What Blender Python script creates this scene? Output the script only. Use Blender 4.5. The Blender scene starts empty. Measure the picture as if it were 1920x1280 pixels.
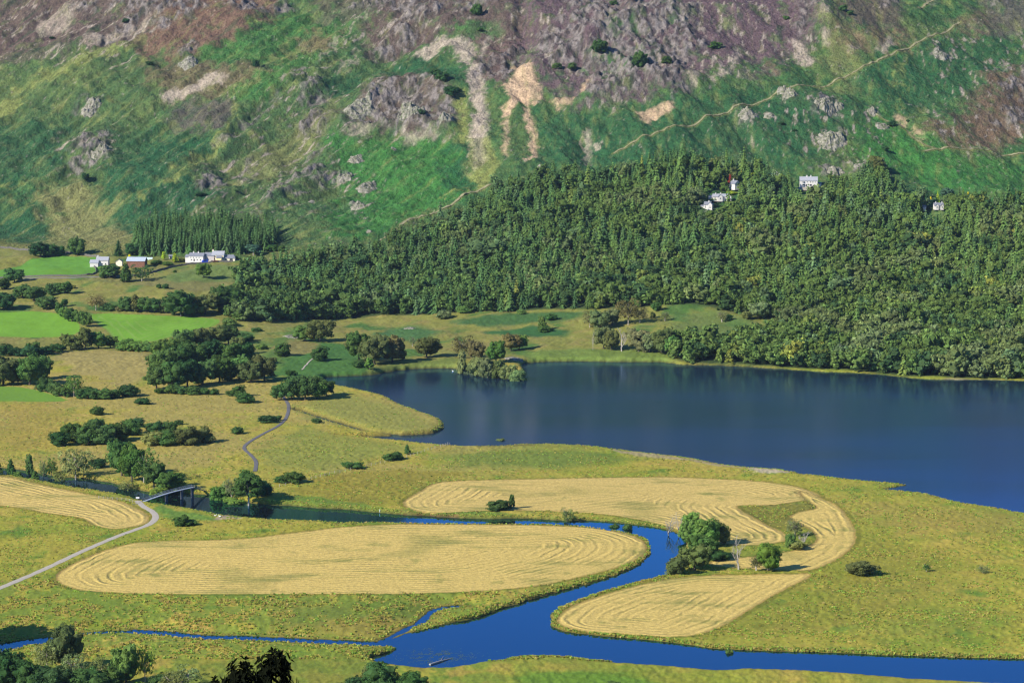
import bpy, math, random
import numpy as np
from mathutils import Vector
rng = np.random.default_rng(11)
random.seed(5)
PI = math.pi
sc = bpy.context.scene
COL = sc.collection

# ------------------------------------------------------------------ camera
F = 5050.0; HC = 200.0
PITCH = math.atan((640 - 96) / F)
cp, sp = math.cos(PITCH), math.sin(PITCH)
cd = bpy.data.cameras.new('camera'); cam = bpy.data.objects.new('camera', cd); COL.objects.link(cam)
cam.location = (0, 0, HC); cam.rotation_euler = (PI / 2 - PITCH, 0, 0)
cd.sensor_width = 36; cd.lens = 36 * F / 1920; cd.clip_start = 1; cd.clip_end = 60000
sc.camera = cam

# ------------------------------------------------------------------ noise
_p = rng.permutation(256); PERM = np.concatenate([_p, _p]).astype(np.int32)
_a = np.linspace(0, 2 * PI, 256, endpoint=False)
GX, GY = np.cos(_a).astype(np.float32), np.sin(_a).astype(np.float32)
def perlin(x, y, seed=0):
    x = np.asarray(x, np.float32) + seed * 17.37; y = np.asarray(y, np.float32) + seed * 9.71
    xf, yf = np.floor(x), np.floor(y)
    xi, yi = xf.astype(np.int32) & 255, yf.astype(np.int32) & 255
    fx, fy = x - xf, y - yf
    u, v = fx * fx * fx * (fx * (fx * 6 - 15) + 10), fy * fy * fy * (fy * (fy * 6 - 15) + 10)
    def g(ix, iy, dx, dy):
        h = PERM[PERM[ix & 255] + (iy & 255)]
        return GX[h] * dx + GY[h] * dy
    n00, n10 = g(xi, yi, fx, fy), g(xi + 1, yi, fx - 1, fy)
    n01, n11 = g(xi, yi + 1, fx, fy - 1), g(xi + 1, yi + 1, fx - 1, fy - 1)
    a, b = n00 + u * (n10 - n00), n01 + u * (n11 - n01)
    return (a + v * (b - a)) * 1.5
def fbm(x, y, o=4, seed=0, gain=.5):
    s = 0; amp = 1; tot = 0
    for i in range(o):
        s = s + amp * perlin(x * 2 ** i, y * 2 ** i, seed + i * 3); tot += amp; amp *= gain
    return s / tot
def ridged(x, y, o=4, seed=0):
    s = 0; amp = 1; tot = 0
    for i in range(o):
        s = s + amp * (1 - np.abs(perlin(x * 2 ** i, y * 2 ** i, seed + i * 5)) * 1.6); tot += amp; amp *= .5
    return s / tot
def sstep(a, b, x):
    t = np.clip((x - a) / (b - a), 0, 1); return t * t * (3 - 2 * t)

# ------------------------------------------------------------------ base relief: height profiles fanning out from the viewpoint
PROF = {
 -300: [(600,1960),(540,2080),(490,2200),(430,2380),(330,2500),(200,2660),(96,2780),(0,2900),('s',3170,410)],
 0:    [(650,1800),(560,2010),(500,2160),(440,2350),(330,2480),(200,2640),(96,2760),(0,2880),('s',3150,425)],
 320:  [(640,1830),(560,1985),(490,2150),(430,2300),(300,2450),(200,2560),(96,2670),(0,2790),('s',3080,405)],
 640:  [(600,1970),(560,2040),(520,2100),(450,2210),(380,2320),(300,2420),(200,2530),(96,2640),(0,2750),('s',3000,355)],
 960:  [(640,1830),(580,1950),(500,2080),(400,2230),(330,2320),(250,2410),(170,2490),(96,2570),(0,2670),('s',2850,292)],
 1280: [(685,1715),(600,1860),(500,2030),(400,2200),(310,2300),(200,2410),(96,2520),(0,2620),('s',2760,272)],
 1600: [(695,1690),(600,1850),(500,2020),(400,2190),(330,2290),(200,2420),(96,2530),(0,2630),('s',2720,262)],
 1920: [(708,1660),(640,1770),(500,2030),(400,2200),(365,2270),(300,2350),(200,2460),(96,2570),(0,2670),('s',2700,256)],
 2400: [(708,1660),(640,1770),(500,2030),(400,2200),(365,2270),(300,2350),(200,2460),(96,2570),(0,2670),('s',2690,245)],
}
FLAT = 0.5
def zy(v, y):
    b = (640 - v) / F
    return HC + y * (-sp + b * cp) / (cp + b * sp)
S_AX = np.linspace(-.32, .32, 129); Y_AX = np.arange(500, 3905, 5.0)
def _table():
    us = sorted(PROF); cols = []
    for u in us:
        p = [(500, FLAT)]
        for e in PROF[u]:
            if e[0] == 's': p += [(e[1], e[2]), (e[1] + 350, e[2] - 30), (3900, e[2] - 120)]
            else: p.append((e[1], max(FLAT, zy(*e))))
        ys, zs = zip(*p); cols.append(np.interp(Y_AX, ys, zs))
    cols = np.array(cols); ss = np.array([(u - 960) / F for u in us])
    T = np.zeros((len(S_AX), len(Y_AX)))
    for j in range(len(Y_AX)): T[:, j] = np.interp(S_AX, ss, cols[:, j])
    k = np.exp(-np.linspace(-2, 2, 13) ** 2); k /= k.sum()
    T = np.apply_along_axis(lambda r: np.convolve(np.pad(r, 6, 'edge'), k, 'valid'), 1, T)
    k = np.exp(-np.linspace(-2, 2, 11) ** 2); k /= k.sum()
    T = np.apply_along_axis(lambda r: np.convolve(np.pad(r, 5, 'edge'), k, 'valid'), 0, T)
    return T
TAB = _table()
def base_h(x, y):
    x = np.asarray(x, float); y = np.asarray(y, float)
    s = np.clip((x / np.maximum(y, 500) - S_AX[0]) / (S_AX[1] - S_AX[0]), 0, len(S_AX) - 1.001)
    t = np.clip((y - 500) / 5.0, 0, len(Y_AX) - 1.001)
    i, j = s.astype(int), t.astype(int); a, b = s - i, t - j
    return (TAB[i, j] * (1 - a) + TAB[i + 1, j] * a) * (1 - b) + (TAB[i, j + 1] * (1 - a) + TAB[i + 1, j + 1] * a) * b

def W(pts, z=None):
    """photo pixels -> world x,y on the base relief (or on the level plane z)"""
    pts = np.atleast_2d(np.array(pts, float))
    a, b = (pts[:, 0] - 960) / F, (640 - pts[:, 1]) / F
    X, Y, Z = a, cp + b * sp, -sp + b * cp
    if z is not None:
        t = (z - HC) / Z; return np.stack([X * t, Y * t], 1)
    ys = np.arange(560, 3700, 3.0)[None, :]
    t = ys / Y[:, None]
    d = HC + Z[:, None] * t - base_h(X[:, None] * t, ys + 0 * t)
    hit = d < 0; k = np.where(hit.any(1), hit.argmax(1), ys.shape[1] - 1); k = np.maximum(k, 1)
    r = np.arange(len(k)); d0, d1 = d[r, k - 1], d[r, k]
    f = np.clip(d0 / (d0 - d1 + 1e-9), 0, 1)
    yy = ys[0, k - 1] + 3 * f
    return np.stack([X * yy / Y, yy], 1)

def smooth_poly(P, closed=True, n=4):
    P = np.array(P, float); m = len(P); out = []
    rngi = range(m) if closed else range(m - 1)
    for i in rngi:
        if closed: p0, p1, p2, p3 = P[i - 1], P[i], P[(i + 1) % m], P[(i + 2) % m]
        else: p0, p1, p2, p3 = P[max(i - 1, 0)], P[i], P[i + 1], P[min(i + 2, m - 1)]
        for k in range(n):
            t = k / n
            out.append(.5 * (2 * p1 + (p2 - p0) * t + (2 * p0 - 5 * p1 + 4 * p2 - p3) * t * t + (3 * p1 - p0 - 3 * p2 + p3) * t ** 3))
    if not closed: out.append(P[-1])
    return np.array(out)

def sdf(poly, x, y, pad=60.0):
    """signed distance (positive inside), -pad beyond the padded bounding box"""
    out = np.full(x.shape, -pad, np.float32)
    x0, y0 = poly.min(0) - pad; x1, y1 = poly.max(0) + pad
    idx = np.nonzero((x > x0) & (x < x1) & (y > y0) & (y < y1))
    if len(idx[0]) == 0: return out
    px, py = x[idx].astype(np.float32), y[idx].astype(np.float32)
    d2 = np.full(px.shape, 1e12, np.float32); ins = np.zeros(px.shape, bool)
    n = len(poly)
    for i in range(n):
        ax, ay = poly[i]; bx, by = poly[(i + 1) % n]
        ex, ey = bx - ax, by - ay
        wx, wy = px - ax, py - ay
        t = np.clip((wx * ex + wy * ey) / (ex * ex + ey * ey + 1e-9), 0, 1)
        dx, dy = wx - ex * t, wy - ey * t
        np.minimum(d2, dx * dx + dy * dy, out=d2)
        if ay != by:
            c = (ay > py) != (by > py)
            ins ^= c & (px < ex * (py - ay) / ey + ax)
    d = np.sqrt(d2); out[idx] = np.clip(np.where(ins, d, -d), -pad, None)
    return out
def ldist(line, x, y, pad=30.0):
    out = np.full(x.shape, pad, np.float32)
    for i in range(len(line) - 1):
        (ax, ay), (bx, by) = line[i], line[i + 1]
        m = np.nonzero((x > min(ax, bx) - pad) & (x < max(ax, bx) + pad) & (y > min(ay, by) - pad) & (y < max(ay, by) + pad))
        if len(m[0]) == 0: continue
        px, py = x[m], y[m]; ex, ey = bx - ax, by - ay
        t = np.clip(((px - ax) * ex + (py - ay) * ey) / (ex * ex + ey * ey + 1e-9), 0, 1)
        out[m] = np.minimum(out[m], np.hypot(px - ax - ex * t, py - ay - ey * t))
    return out

# ------------------------------------------------------------------ outlines (photo pixels -> world)
LAKE = [(610,708),(640,706),(700,703),(725,698),(760,693),(800,691),(850,691),(880,697),(930,702),(978,706),(986,700),(980,690),(985,681),(1040,678),(1110,678),(1180,679),(1240,679),(1280,684),(1340,685),(1400,688),(1470,692),(1540,697),(1600,699),(1660,703),(1720,710),(1790,712),(1850,712),(1920,714),(2050,716),(2400,722),(2600,850),(2500,1060),(2100,1000),(1990,975),(1920,962),(1860,951),(1790,940),(1740,926),(1700,921),(1655,917),(1700,909),(1640,903),(1580,897),(1540,892),(1500,888),(1470,881),(1400,876),(1350,870),(1300,860),(1260,855),(1200,849),(1150,843),(1100,838),(1050,836),(980,837),(930,841),(870,841),(820,838),(770,833),(720,828),(670,823),(630,820),(700,818),(760,816),(815,812),(832,801),(826,790),(790,777),(750,762),(720,747),(690,740),(660,733),(630,727),(605,718)]
RIVER = [(-300,858),(-120,866),(0,876),(60,884),(110,893),(160,897),(210,905),(240,912),(270,920),(310,924),(340,924),(365,926),(400,929),(430,937),(480,944),(520,947),(560,949),(600,953),(650,955),(700,960),(760,965),(830,969),(880,972),(950,972),(1000,972),(1060,976),(1120,976),(1180,982),(1240,990),(1272,1000),(1285,1012),(1285,1030),(1262,1047),(1250,1060),(1247,1078),(1180,1095),(1100,1120),(1050,1140),(1033,1155),(1035,1172),(1060,1183),(1120,1191),(1200,1198),(1290,1208),(1350,1216),(1450,1220),(1550,1223),(1700,1229),(1800,1232),(1920,1235),(2080,1241),(2400,1256),(2400,1320),(2080,1291),(1920,1283),(1800,1276),(1700,1271),(1600,1262),(1500,1256),(1400,1253),(1345,1256),(1280,1250),(1200,1245),(1100,1238),(1060,1233),(980,1233),(940,1240),(900,1243),(850,1252),(800,1254),(760,1250),(730,1247),(700,1240),(690,1233),(737,1221),(730,1211),(705,1207),(735,1197),(760,1188),(800,1179),(860,1164),(900,1156),(940,1141),(980,1129),(1040,1111),(1100,1095),(1150,1079),(1190,1063),(1213,1047),(1220,1031),(1215,1016),(1200,1006),(1150,996),(1080,989),(1000,987),(900,987),(800,986),(700,984),(640,985),(580,980),(520,978),(430,971),(380,962),(340,954),(290,947),(265,941),(250,937),(230,931),(190,924),(140,917),(90,907),(40,898),(0,893),(-120,883),(-300,874)]
wLAKE = W(smooth_poly(LAKE, n=2), 0); wRIVER = W(smooth_poly(RIVER, n=2), 0)
STREAMS = [([(-200,1230),(-60,1222),(0,1216),(30,1207),(60,1203),(95,1199),(125,1197)], 4.0),
           ([(160,1187),(210,1184),(260,1183)], 1.2),
           ([(255,1183),(300,1186),(350,1191),(385,1194),(450,1195),(500,1197),(520,1198),(600,1202),(660,1204),(715,1207)], 3.0),
           ([(715,1203),(745,1188),(768,1176),(790,1166),(800,1155),(815,1144),(840,1137),(862,1136)], 1.2),
           ([(560,772),(610,788),(650,800),(690,812),(740,816)], 2.6)]
wST = [(W(smooth_poly(p, False, 3), 0), w) for p, w in STREAMS]

HAY = {
 'A': [(104,1088),(120,1070),(160,1050),(200,1035),(250,1022),(330,1018),(450,1015),(560,1003),(650,993),(750,988),(900,987.5),(1050,989),(1130,993),(1190,1006),(1212,1022),(1205,1043),(1150,1068),(1080,1086),(1000,1103),(900,1112),(820,1116),(700,1118),(500,1118),(350,1118),(200,1114),(130,1105)],
 'B': [(-200,880),(0,897),(60,909),(120,922),(170,932),(210,940),(240,950),(270,965),(280,978),(270,987),(220,996),(180,990),(150,975),(80,965),(0,952),(-200,946)],
 'C': [(755,948),(790,925),(830,909),(950,904),(1100,899),(1230,895),(1330,897),(1430,903),(1500,914),(1540,930),(1510,938),(1440,947),(1383,948),(1400,962),(1440,985),(1472,1000),(1470,1015),(1400,1022),(1340,1015),(1250,987),(1180,972),(1100,964),(950,961),(850,965),(780,962)],
 'D': [(1500,920),(1550,938),(1580,957),(1602,990),(1603,1018),(1575,1045),(1530,1066),(1480,1069),(1350,1062),(1340,1050),(1440,1040),(1510,1025),(1530,1010),(1515,990),(1482,972),(1495,960),(1530,952),(1510,936)],
 'E': [(1045,1160),(1070,1140),(1120,1120),(1200,1097),(1290,1081),(1400,1077),(1480,1076),(1522,1076),(1500,1091),(1460,1111),(1410,1140),(1370,1165),(1320,1186),(1270,1194),(1180,1190),(1090,1183),(1052,1174)],
}
wHAY = {k: W(smooth_poly(p, n=3), FLAT) for k, p in HAY.items()}
PAST = {
 'west pasture': [(-200,584),(0,586),(60,583),(110,590),(145,605),(150,618),(130,630),(60,632),(0,632),(-200,634)],
 'mown pasture': [(168,590),(230,588),(330,592),(400,598),(412,604),(395,614),(330,628),(290,640),(225,641),(200,620),(180,605)],
 'farm pasture': [(-200,524),(0,508),(60,486),(110,477),(180,482),(190,495),(176,513),(100,520),(0,524),(-200,540)],
 'hedge pasture': [(-200,722),(0,724),(60,730),(125,750),(60,753),(0,752),(-200,754)],
}
wPAST = {k: W(smooth_poly(p, n=3)) for k, p in PAST.items()}
PATHS = {
 'gravel': ([(258,938),(262,943),(270,950),(283,957),(291,965),(290,974),(277,984),(250,994),(215,1007),(150,1035),(80,1068),(0,1102),(-80,1136),(-200,1190)], 1.5),
 'board':  ([(548,716),(527,722),(522,733),(534,748),(541,762),(537,782),(522,798),(490,815),(464,831),(458,841),(470,853),(480,866),(478,884)], 1.0),
 'wood':   ([(566,694),(580,679),(592,672)], .6),
 'lane':   ([(-200,530),(0,524),(80,523),(180,521),(240,517),(290,509),(330,497),(370,492),(430,489),(470,488)], 1.8),
}
wPATH = {k: (W(smooth_poly(p, False, 4)), w) for k, (p, w) in PATHS.items()}
FELL = {
 'fell':  ([(1150,282),(1200,266),(1270,245),(1350,215),(1440,183),(1500,163),(1540,155),(1620,130),(1690,103),(1750,70),(1765,60),(1800,35)], .85),
 'upper': ([(1722,12),(1740,2),(1755,-6)], 1.2),
 'wall':  ([(712,452),(725,440),(760,414),(790,400),(840,385),(880,362),(925,345)], 1.1),
 'right': ([(1730,288),(1765,286),(1800,286),(1860,288),(1980,292),(2150,296)], 1.0),
 'descent': ([(1640,213),(1660,225),(1690,240),(1715,265),(1735,278),(1760,286)], .6),
}
wFELL = {k: (W(smooth_poly(p, False, 4)), w) for k, (p, w) in FELL.items()}

FOREST = [(400,575),(420,592),(450,604),(480,606),(560,602),(600,600),(650,597),(700,594),(780,592),(860,590),(900,587),(1010,582),(1140,580),(1250,573),(1300,573),(1340,580),(1400,592),(1450,600),(1490,615),(1440,636),(1370,645),(1290,647),(1250,655),(1265,676),(1290,680),(1400,685),(1500,691),(1600,696),(1700,706),(1800,709),(1920,711),(2300,714),(2300,400),(1980,392),(1920,388),(1850,386),(1780,390),(1700,378),(1680,352),(1640,338),(1600,345),(1560,348),(1490,348),(1450,330),(1400,308),(1300,307),(1200,312),(1100,337),(1010,347),(930,358),(860,402),(780,425),(725,455),(700,470),(640,486),(560,497),(530,505),(470,502),(440,520),(438,545),(420,560)]
PLANT = [(250,462),(300,443),(340,432),(400,432),(510,440),(522,455),(505,468),(440,478),(360,478),(260,480)]
wFOREST, wPLANT = W(FOREST), W(PLANT)
CLEAR = [W(p) for p in ([(1480,388),(1490,322),(1545,322),(1560,388)], [(1322,412),(1325,362),(1372,362),(1384,404)], [(1300,432),(1306,388),(1350,388),(1356,432)], [(1726,428),(1730,376),(1778,376),(1786,428)], [(1362,386),(1362,345),(1384,345),(1388,386)], [(1440,350),(1444,320),(1466,320),(1468,350)])]

GULLY = [([(985,-40),(978,30),(985,60),(975,100),(968,120)], 7, 9), ([(745,20),(790,60),(700,95)], 5, 8), ([(1105,200),(1100,300)], 2.5, 5), ([(620,140),(520,185),(440,262)], 4, 6), ([(1515,-10),(1518,45),(1500,60)], 6, 8), ([(380,300),(260,365)], 3, 8), ([(895,90),(905,160),(920,250)], 2, 10)]
RIDGE = [([(230,395),(330,335),(420,265),(470,200),(560,120)], 6, 22), ([(465,420),(560,350),(640,270)], 6, 20), ([(640,230),(720,170),(800,150),(850,190)], 10, 16), ([(690,240),(800,240),(845,250)], 7, 12), ([(1290,150),(1200,160),(1110,190)], 8, 14), ([(560,170),(620,100),(700,30)], 7, 24),
         ([(1000,130),(1060,100),(1150,60),(1250,20)], 9, 16), ([(1520,0),(1530,60)], 8, 20), ([(100,300),(200,255),(260,200)], 5, 20), ([(1440,230),(1550,190),(1600,215)], 5, 22), ([(0,130),(150,80),(300,20)], 7, 24), ([(1750,250),(1850,190),(1920,150)], 6, 25)]
wG = [(W(smooth_poly(p, False, 2)), d, w) for p, d, w in GULLY]
wR = [(W(smooth_poly(p, False, 2)), d, w) for p, d, w in RIDGE]

ROCKS = [
 [(640,222),(690,190),(740,152),(800,150),(835,165),(852,195),(850,250),(800,257),(760,252),(700,242),(650,238)],
 [(1000,62),(1060,35),(1100,20),(1280,20),(1335,85),(1290,110),(1262,165),(1180,185),(1110,205),(1118,165),(1050,130),(1010,115)],
 [(1050,0),(1310,0),(1300,50),(1100,45)], [(195,0),(300,0),(260,32),(215,28)], [(405,0),(530,0),(500,22),(430,30)],
 [(128,290),(160,268),(205,258),(207,305),(150,328),(128,318)], [(143,198),(185,184),(180,215),(150,214)], [(325,95),(365,62),(372,92),(340,118)],
 [(538,235),(600,213),(622,222),(605,262),(556,248)], [(430,262),(520,182),(530,190),(440,265)], [(563,152),(605,138),(612,200),(566,208)],
 [(362,355),(400,322),(422,345),(405,367),(365,365)], [(450,312),(477,293),(472,335),(453,348)], [(513,362),(612,298),(602,332),(520,372)],
 [(465,416),(510,372),(548,370),(500,400),(475,420)], [(578,352),(612,322),(602,358)], [(962,75),(984,62),(975,105),(950,150),(932,150),(935,110)],
 [(1388,210),(1428,213),(1412,232),(1395,230)], [(1525,195),(1560,180),(1580,200),(1568,224),(1530,220)], [(1452,178),(1485,170),(1498,190),(1468,197)],
 [(1536,262),(1570,248),(1592,258),(1570,280),(1538,276)], [(1868,165),(1930,145),(1930,192),(1870,190)], [(1848,132),(1930,126),(1930,142),(1848,144)],
 [(1843,222),(1875,217),(1877,236),(1848,234)], [(1738,107),(1775,107),(1772,126),(1752,124)], [(1622,200),(1645,198),(1642,216)], [(1637,226),(1668,222),(1662,242)],
 [(1598,316),(1628,308),(1625,334),(1600,330)], [(660,0),(840,0),(820,30),(700,25)], [(745,15),(800,20),(790,62),(700,98),(690,85),(750,50)],
 [(1490,-10),(1530,-10),(1522,60),(1490,55)], [(1640,-10),(1690,-10),(1680,20),(1650,18)], [(1100,150),(1160,135),(1150,180),(1105,205)], [(1240,150),(1285,130),(1290,170),(1262,200)],
 [(880,100),(930,95),(925,150),(890,150)], [(1520,318),(1560,312),(1580,330),(1560,335)], [(1730,-10),(1760,-10),(1750,8)], [(1840,-10),(1920,-10),(1900,12),(1860,14)],
 [(850,0),(930,0),(900,30),(860,25)], [(130,0),(190,0),(180,22),(140,20)], [(570,290),(600,275),(608,290),(580,300)], [(655,372),(682,372),(680,392),(660,395)], [(1885,215),(1925,205),(1925,250),(1890,240)],
 [(640,0),(700,-10),(690,15),(650,16)], [(610,330),(640,318),(640,335)], [(470,0),(560,0),(530,18),(480,18)], [(240,30),(330,0),(400,20),(300,60)], [(180,75),(260,30),(290,40),(200,90)],
]
wROCK = [W(p) for p in ROCKS]

_hz = {}
def water_sd(x, y):
    d = np.maximum(sdf(wLAKE, x, y, 40), sdf(wRIVER, x, y, 40))
    for ln, w in wST: d = np.maximum(d, (w - ldist(ln, x, y, 40)))
    n = fbm(x / 6, y / 9, 3, 40)
    return -(d + n * 1.3 * (1 + sstep(1300, 1700, y)))
def hill_w(b): return sstep(14, 70, b)
def height(x, y, wd=None, parts=None):
    """full ground height"""
    x = np.asarray(x, float); y = np.asarray(y, float)
    b = base_h(x, y)
    if wd is None: wd = water_sd(x, y)
    z = np.where(wd > 0, b * (1 - np.exp(-np.maximum(wd, 0) / 1.3)), np.maximum(-1.5, wd * .6))
    sdn = np.full(x.shape, 20.0, np.float32)
    for ln, w in wST: sdn = np.minimum(sdn, ldist(ln, x, y, 20) - w)
    low = np.where(wd > 0, .25 + .75 * sstep(4, 14, sdn), 1)
    z = z * np.where(y < 1300, low, 1)
    pd = np.full(x.shape, 30.0, np.float32)
    for ln, w in wPATH.values(): pd = np.minimum(pd, ldist(ln, x, y, 12) - w)
    quiet = sstep(0, 3, pd)
    fd = np.full(x.shape, -20.0, np.float32)
    for p in wHAY.values(): fd = np.maximum(fd, sdf(p, x, y, 20))
    for p in wPAST.values(): fd = np.maximum(fd, sdf(p, x, y, 20))
    tuft = (.22 + .2 * sstep(-.1, .3, fbm(x / 40, y / 60, 2, 61))) * (1 - .85 * sstep(-1, 1, fd)) * quiet * (.3 + .7 * sstep(3, 9, sdn))
    land = 1 - np.exp(-np.maximum(wd, 0) / 2.5)
    z = z + land * tuft * (fbm(x / 2.6, y / 4.5, 3, 31) + .25) * 1.5 * sstep(3200, 2600, y)
    gentle = sstep(1750, 1950, y) * (1 - hill_w(b)) * land
    z = z + gentle * fbm(x / 45, y / 60, 3, 71) * 2.2 + land * sstep(1500, 1750, y) * (1 - hill_w(b)) * sstep(-1, -16, fd) * np.abs(fbm(x / 30, y / 45, 3, 75)) * 2.0
    h = hill_w(b)
    if np.any(h > 0):
        big = fbm((x + .5 * y) / 110, (y - .2 * x) / 260, 4, 51) * 15 + fbm((x + .5 * y) / 38, y / 70, 4, 55) * 4.5
        lf = sstep(80, -140, x)
        big = big + (fbm((.8 * x - .6 * y) / 26, (.6 * x + .8 * y) / 150, 4, 77) * lf + fbm((x + .25 * y) / 24, y / 130, 4, 79) * (1 - lf) * (.8 - .4 * sstep(80, 260, x))) * 9
        z = z + h * big + h * fbm(x / 7, y / 9, 3, 58) * 1.5
        for ln, dep, w in wG: z = z - h * dep * np.exp(-(ldist(ln, x, y, w * 3) / w) ** 2) * (1 + .4 * fbm(x / 9, y / 9, 2, 8))
        for ln, dep, w in wR: z = z + h * dep * np.exp(-(ldist(ln, x, y, w * 3) / w) ** 2) * (1 + .5 * fbm(x / 30, y / 30, 2, 9))
        rk = rock_mask(x, y)
        z = z + h * rk * ((.6 * ridged((x + .5 * y) / 11, (y - .3 * x) / 15, 5, 21) + .4 * ridged((x - .4 * y) / 8, y / 20, 4, 23) - .45) * 8.5 + .6)
    return z
def rock_mask(x, y):
    m = np.zeros(x.shape, np.float32)
    wx, wy = x + fbm(x / 18, y / 18, 3, 91) * 12, y + fbm(x / 18, y / 18, 3, 95) * 18
    for p in wROCK: m = np.maximum(m, sstep(-4, 7, sdf(p, wx, wy, 12)))
    return m * sstep(-.32, .12, fbm(x / 11, y / 16, 3, 97))
def hz(x, y): return float(height(np.array([x], float), np.array([y], float))[0])
# ------------------------------------------------------------------ materials
def s2l(c):
    c = np.asarray(c, float) / 255
    return np.where(c <= .04045, c / 12.92, ((c + .055) / 1.055) ** 2.4)
KA = .60
def A(*rgb): return s2l(rgb) * KA
def new_mat(name):
    m = bpy.data.materials.new(name); m.use_nodes = True
    nt = m.node_tree; nt.nodes.clear()
    return m, nt
def N(nt, t, **kw):
    n = nt.nodes.new(t)
    for k, v in kw.items():
        if k.startswith('_'): setattr(n, k[1:], v)
        else: n.inputs[k.replace('__', ' ')].default_value = v
    return n
def link(nt, a, ai, b, bi): nt.links.new(a.outputs[ai], b.inputs[bi])
def math_n(nt, op, a, b=None, clamp=False):
    n = nt.nodes.new('ShaderNodeMath'); n.operation = op; n.use_clamp = clamp
    for i, q in enumerate((a, b)):
        if q is None: continue
        if isinstance(q, (int, float)): n.inputs[i].default_value = q
        else: nt.links.new(q, n.inputs[i])
    return n.outputs[0]
def noise_n(nt, vec, scale, detail=3, rough=.6):
    n = nt.nodes.new('ShaderNodeTexNoise'); n.inputs['Scale'].default_value = scale
    n.inputs['Detail'].default_value = detail; n.inputs['Roughness'].default_value = rough
    nt.links.new(vec, n.inputs['Vector']); return n.outputs['Fac']
def mapr(nt, v, a, b, c, d):
    n = nt.nodes.new('ShaderNodeMapRange'); nt.links.new(v, n.inputs[0])
    for i, q in enumerate((a, b, c, d)): n.inputs[i + 1].default_value = q
    return n.outputs[0]
def mixc(nt, f, a, b, mode='MIX'):
    n = nt.nodes.new('ShaderNodeMix'); n.data_type = 'RGBA'; n.blend_type = mode
    for k, q in ((0, f), (6, a), (7, b)):
        if isinstance(q, (int, float)): n.inputs[k].default_value = q
        elif isinstance(q, (tuple, list, np.ndarray)): n.inputs[k].default_value = (*[float(t) for t in q[:3]], 1)
        else: nt.links.new(q, n.inputs[k])
    return n.outputs[2]
def geo_pos(nt, scale=None):
    g = nt.nodes.new('ShaderNodeNewGeometry')
    if scale is None: return g.outputs['Position']
    m = nt.nodes.new('ShaderNodeMapping'); m.inputs['Scale'].default_value = scale
    nt.links.new(g.outputs['Position'], m.inputs['Vector']); return m.outputs[0]
def finish(nt, col, rough=.9, bump=None, bs=.5, bd=.3, spec=.2, extra=None):
    b = nt.nodes.new('ShaderNodeBsdfPrincipled'); o = nt.nodes.new('ShaderNodeOutputMaterial')
    if isinstance(col, (tuple, list, np.ndarray)): b.inputs['Base Color'].default_value = (*[float(t) for t in col[:3]], 1)
    else: nt.links.new(col, b.inputs['Base Color'])
    b.inputs['Roughness'].default_value = rough; b.inputs['Specular IOR Level'].default_value = spec
    if bump is not None:
        bn = nt.nodes.new('ShaderNodeBump'); bn.inputs['Strength'].default_value = bs; bn.inputs['Distance'].default_value = bd
        nt.links.new(bump, bn.inputs['Height']); nt.links.new(bn.outputs[0], b.inputs['Normal'])
    nt.links.new(b.outputs[0], o.inputs[0]); return b
def attr(nt, name, out=0):
    a = nt.nodes.new('ShaderNodeAttribute'); a.attribute_name = name; return a.outputs[out]

def ground_mat(name, fine, mid, contrast, bs, bd, gold=None):
    m, nt = new_mat(name)
    col = attr(nt, 'tint')
    p = geo_pos(nt, (1, .55, 1))
    f1 = noise_n(nt, p, fine, 4, .7); f2 = noise_n(nt, p, mid, 4, .65)
    v = math_n(nt, 'MULTIPLY', mapr(nt, f1, .3, .7, 1 - contrast, 1 + contrast), mapr(nt, f2, .3, .7, 1 - contrast * .6, 1 + contrast * .6))
    c = mixc(nt, 1.0, col, v, 'MULTIPLY')
    if gold is not None:
        f3 = noise_n(nt, geo_pos(nt, (1, .5, 1)), .21, 5, .7)
        c = mixc(nt, mapr(nt, f3, .5, .68, 0, .55), c, gold)
    finish(nt, c, .95, math_n(nt, 'ADD', f1, f2), bs, bd, .1)
    return m
M = {}
M['meadow'] = ground_mat('meadow', .75, .13, .22, .45, .5)
M['hill'] = ground_mat('hillside', .42, .11, .40, 1.0, 2.2)
M['pasture'] = ground_mat('pasture', .5, .03, .10, .3, .2)
M['bed'] = ground_mat('bed', .5, .1, .2, .3, .2)
# mown hayfield: rows follow the field outline through the distance-to-edge attribute
m, nt = new_mat('hayfield'); M['hay'] = m
col = attr(nt, 'tint'); d = attr(nt, 'edge', 2)
p = geo_pos(nt, (1, .6, 1))
n1 = noise_n(nt, p, .09, 3, .6); n2 = noise_n(nt, p, .9, 4, .7); n3 = noise_n(nt, p, .04, 3, .6)
dd = math_n(nt, 'ADD', d, math_n(nt, 'MULTIPLY', n1, 5.0))
w1 = math_n(nt, 'SINE', math_n(nt, 'MULTIPLY', dd, 2 * PI / 3.9))
w2 = math_n(nt, 'SINE', math_n(nt, 'MULTIPLY', dd, 2 * PI / 2.3))
row = math_n(nt, 'ADD', math_n(nt, 'MULTIPLY', w1, .7), math_n(nt, 'MULTIPLY', w2, .3))
amt = mapr(nt, n3, .38, .62, .12, .8)
row = math_n(nt, 'MULTIPLY', row, amt)
v = math_n(nt, 'MULTIPLY', mapr(nt, row, -1, 1, .82, 1.10), mapr(nt, n2, .25, .75, .66, 1.3))
c = mixc(nt, 1.0, col, v, 'MULTIPLY')
c = mixc(nt, mapr(nt, math_n(nt, 'ADD', math_n(nt, 'MULTIPLY', row, -.12), noise_n(nt, geo_pos(nt, (.5, 1.3, 1)), .05, 4, .65)), .53, .70, 0, .75), c, A(146, 150, 76))
finish(nt, c, .95, math_n(nt, 'ADD', row, n2), .8, .35, .1)

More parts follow.
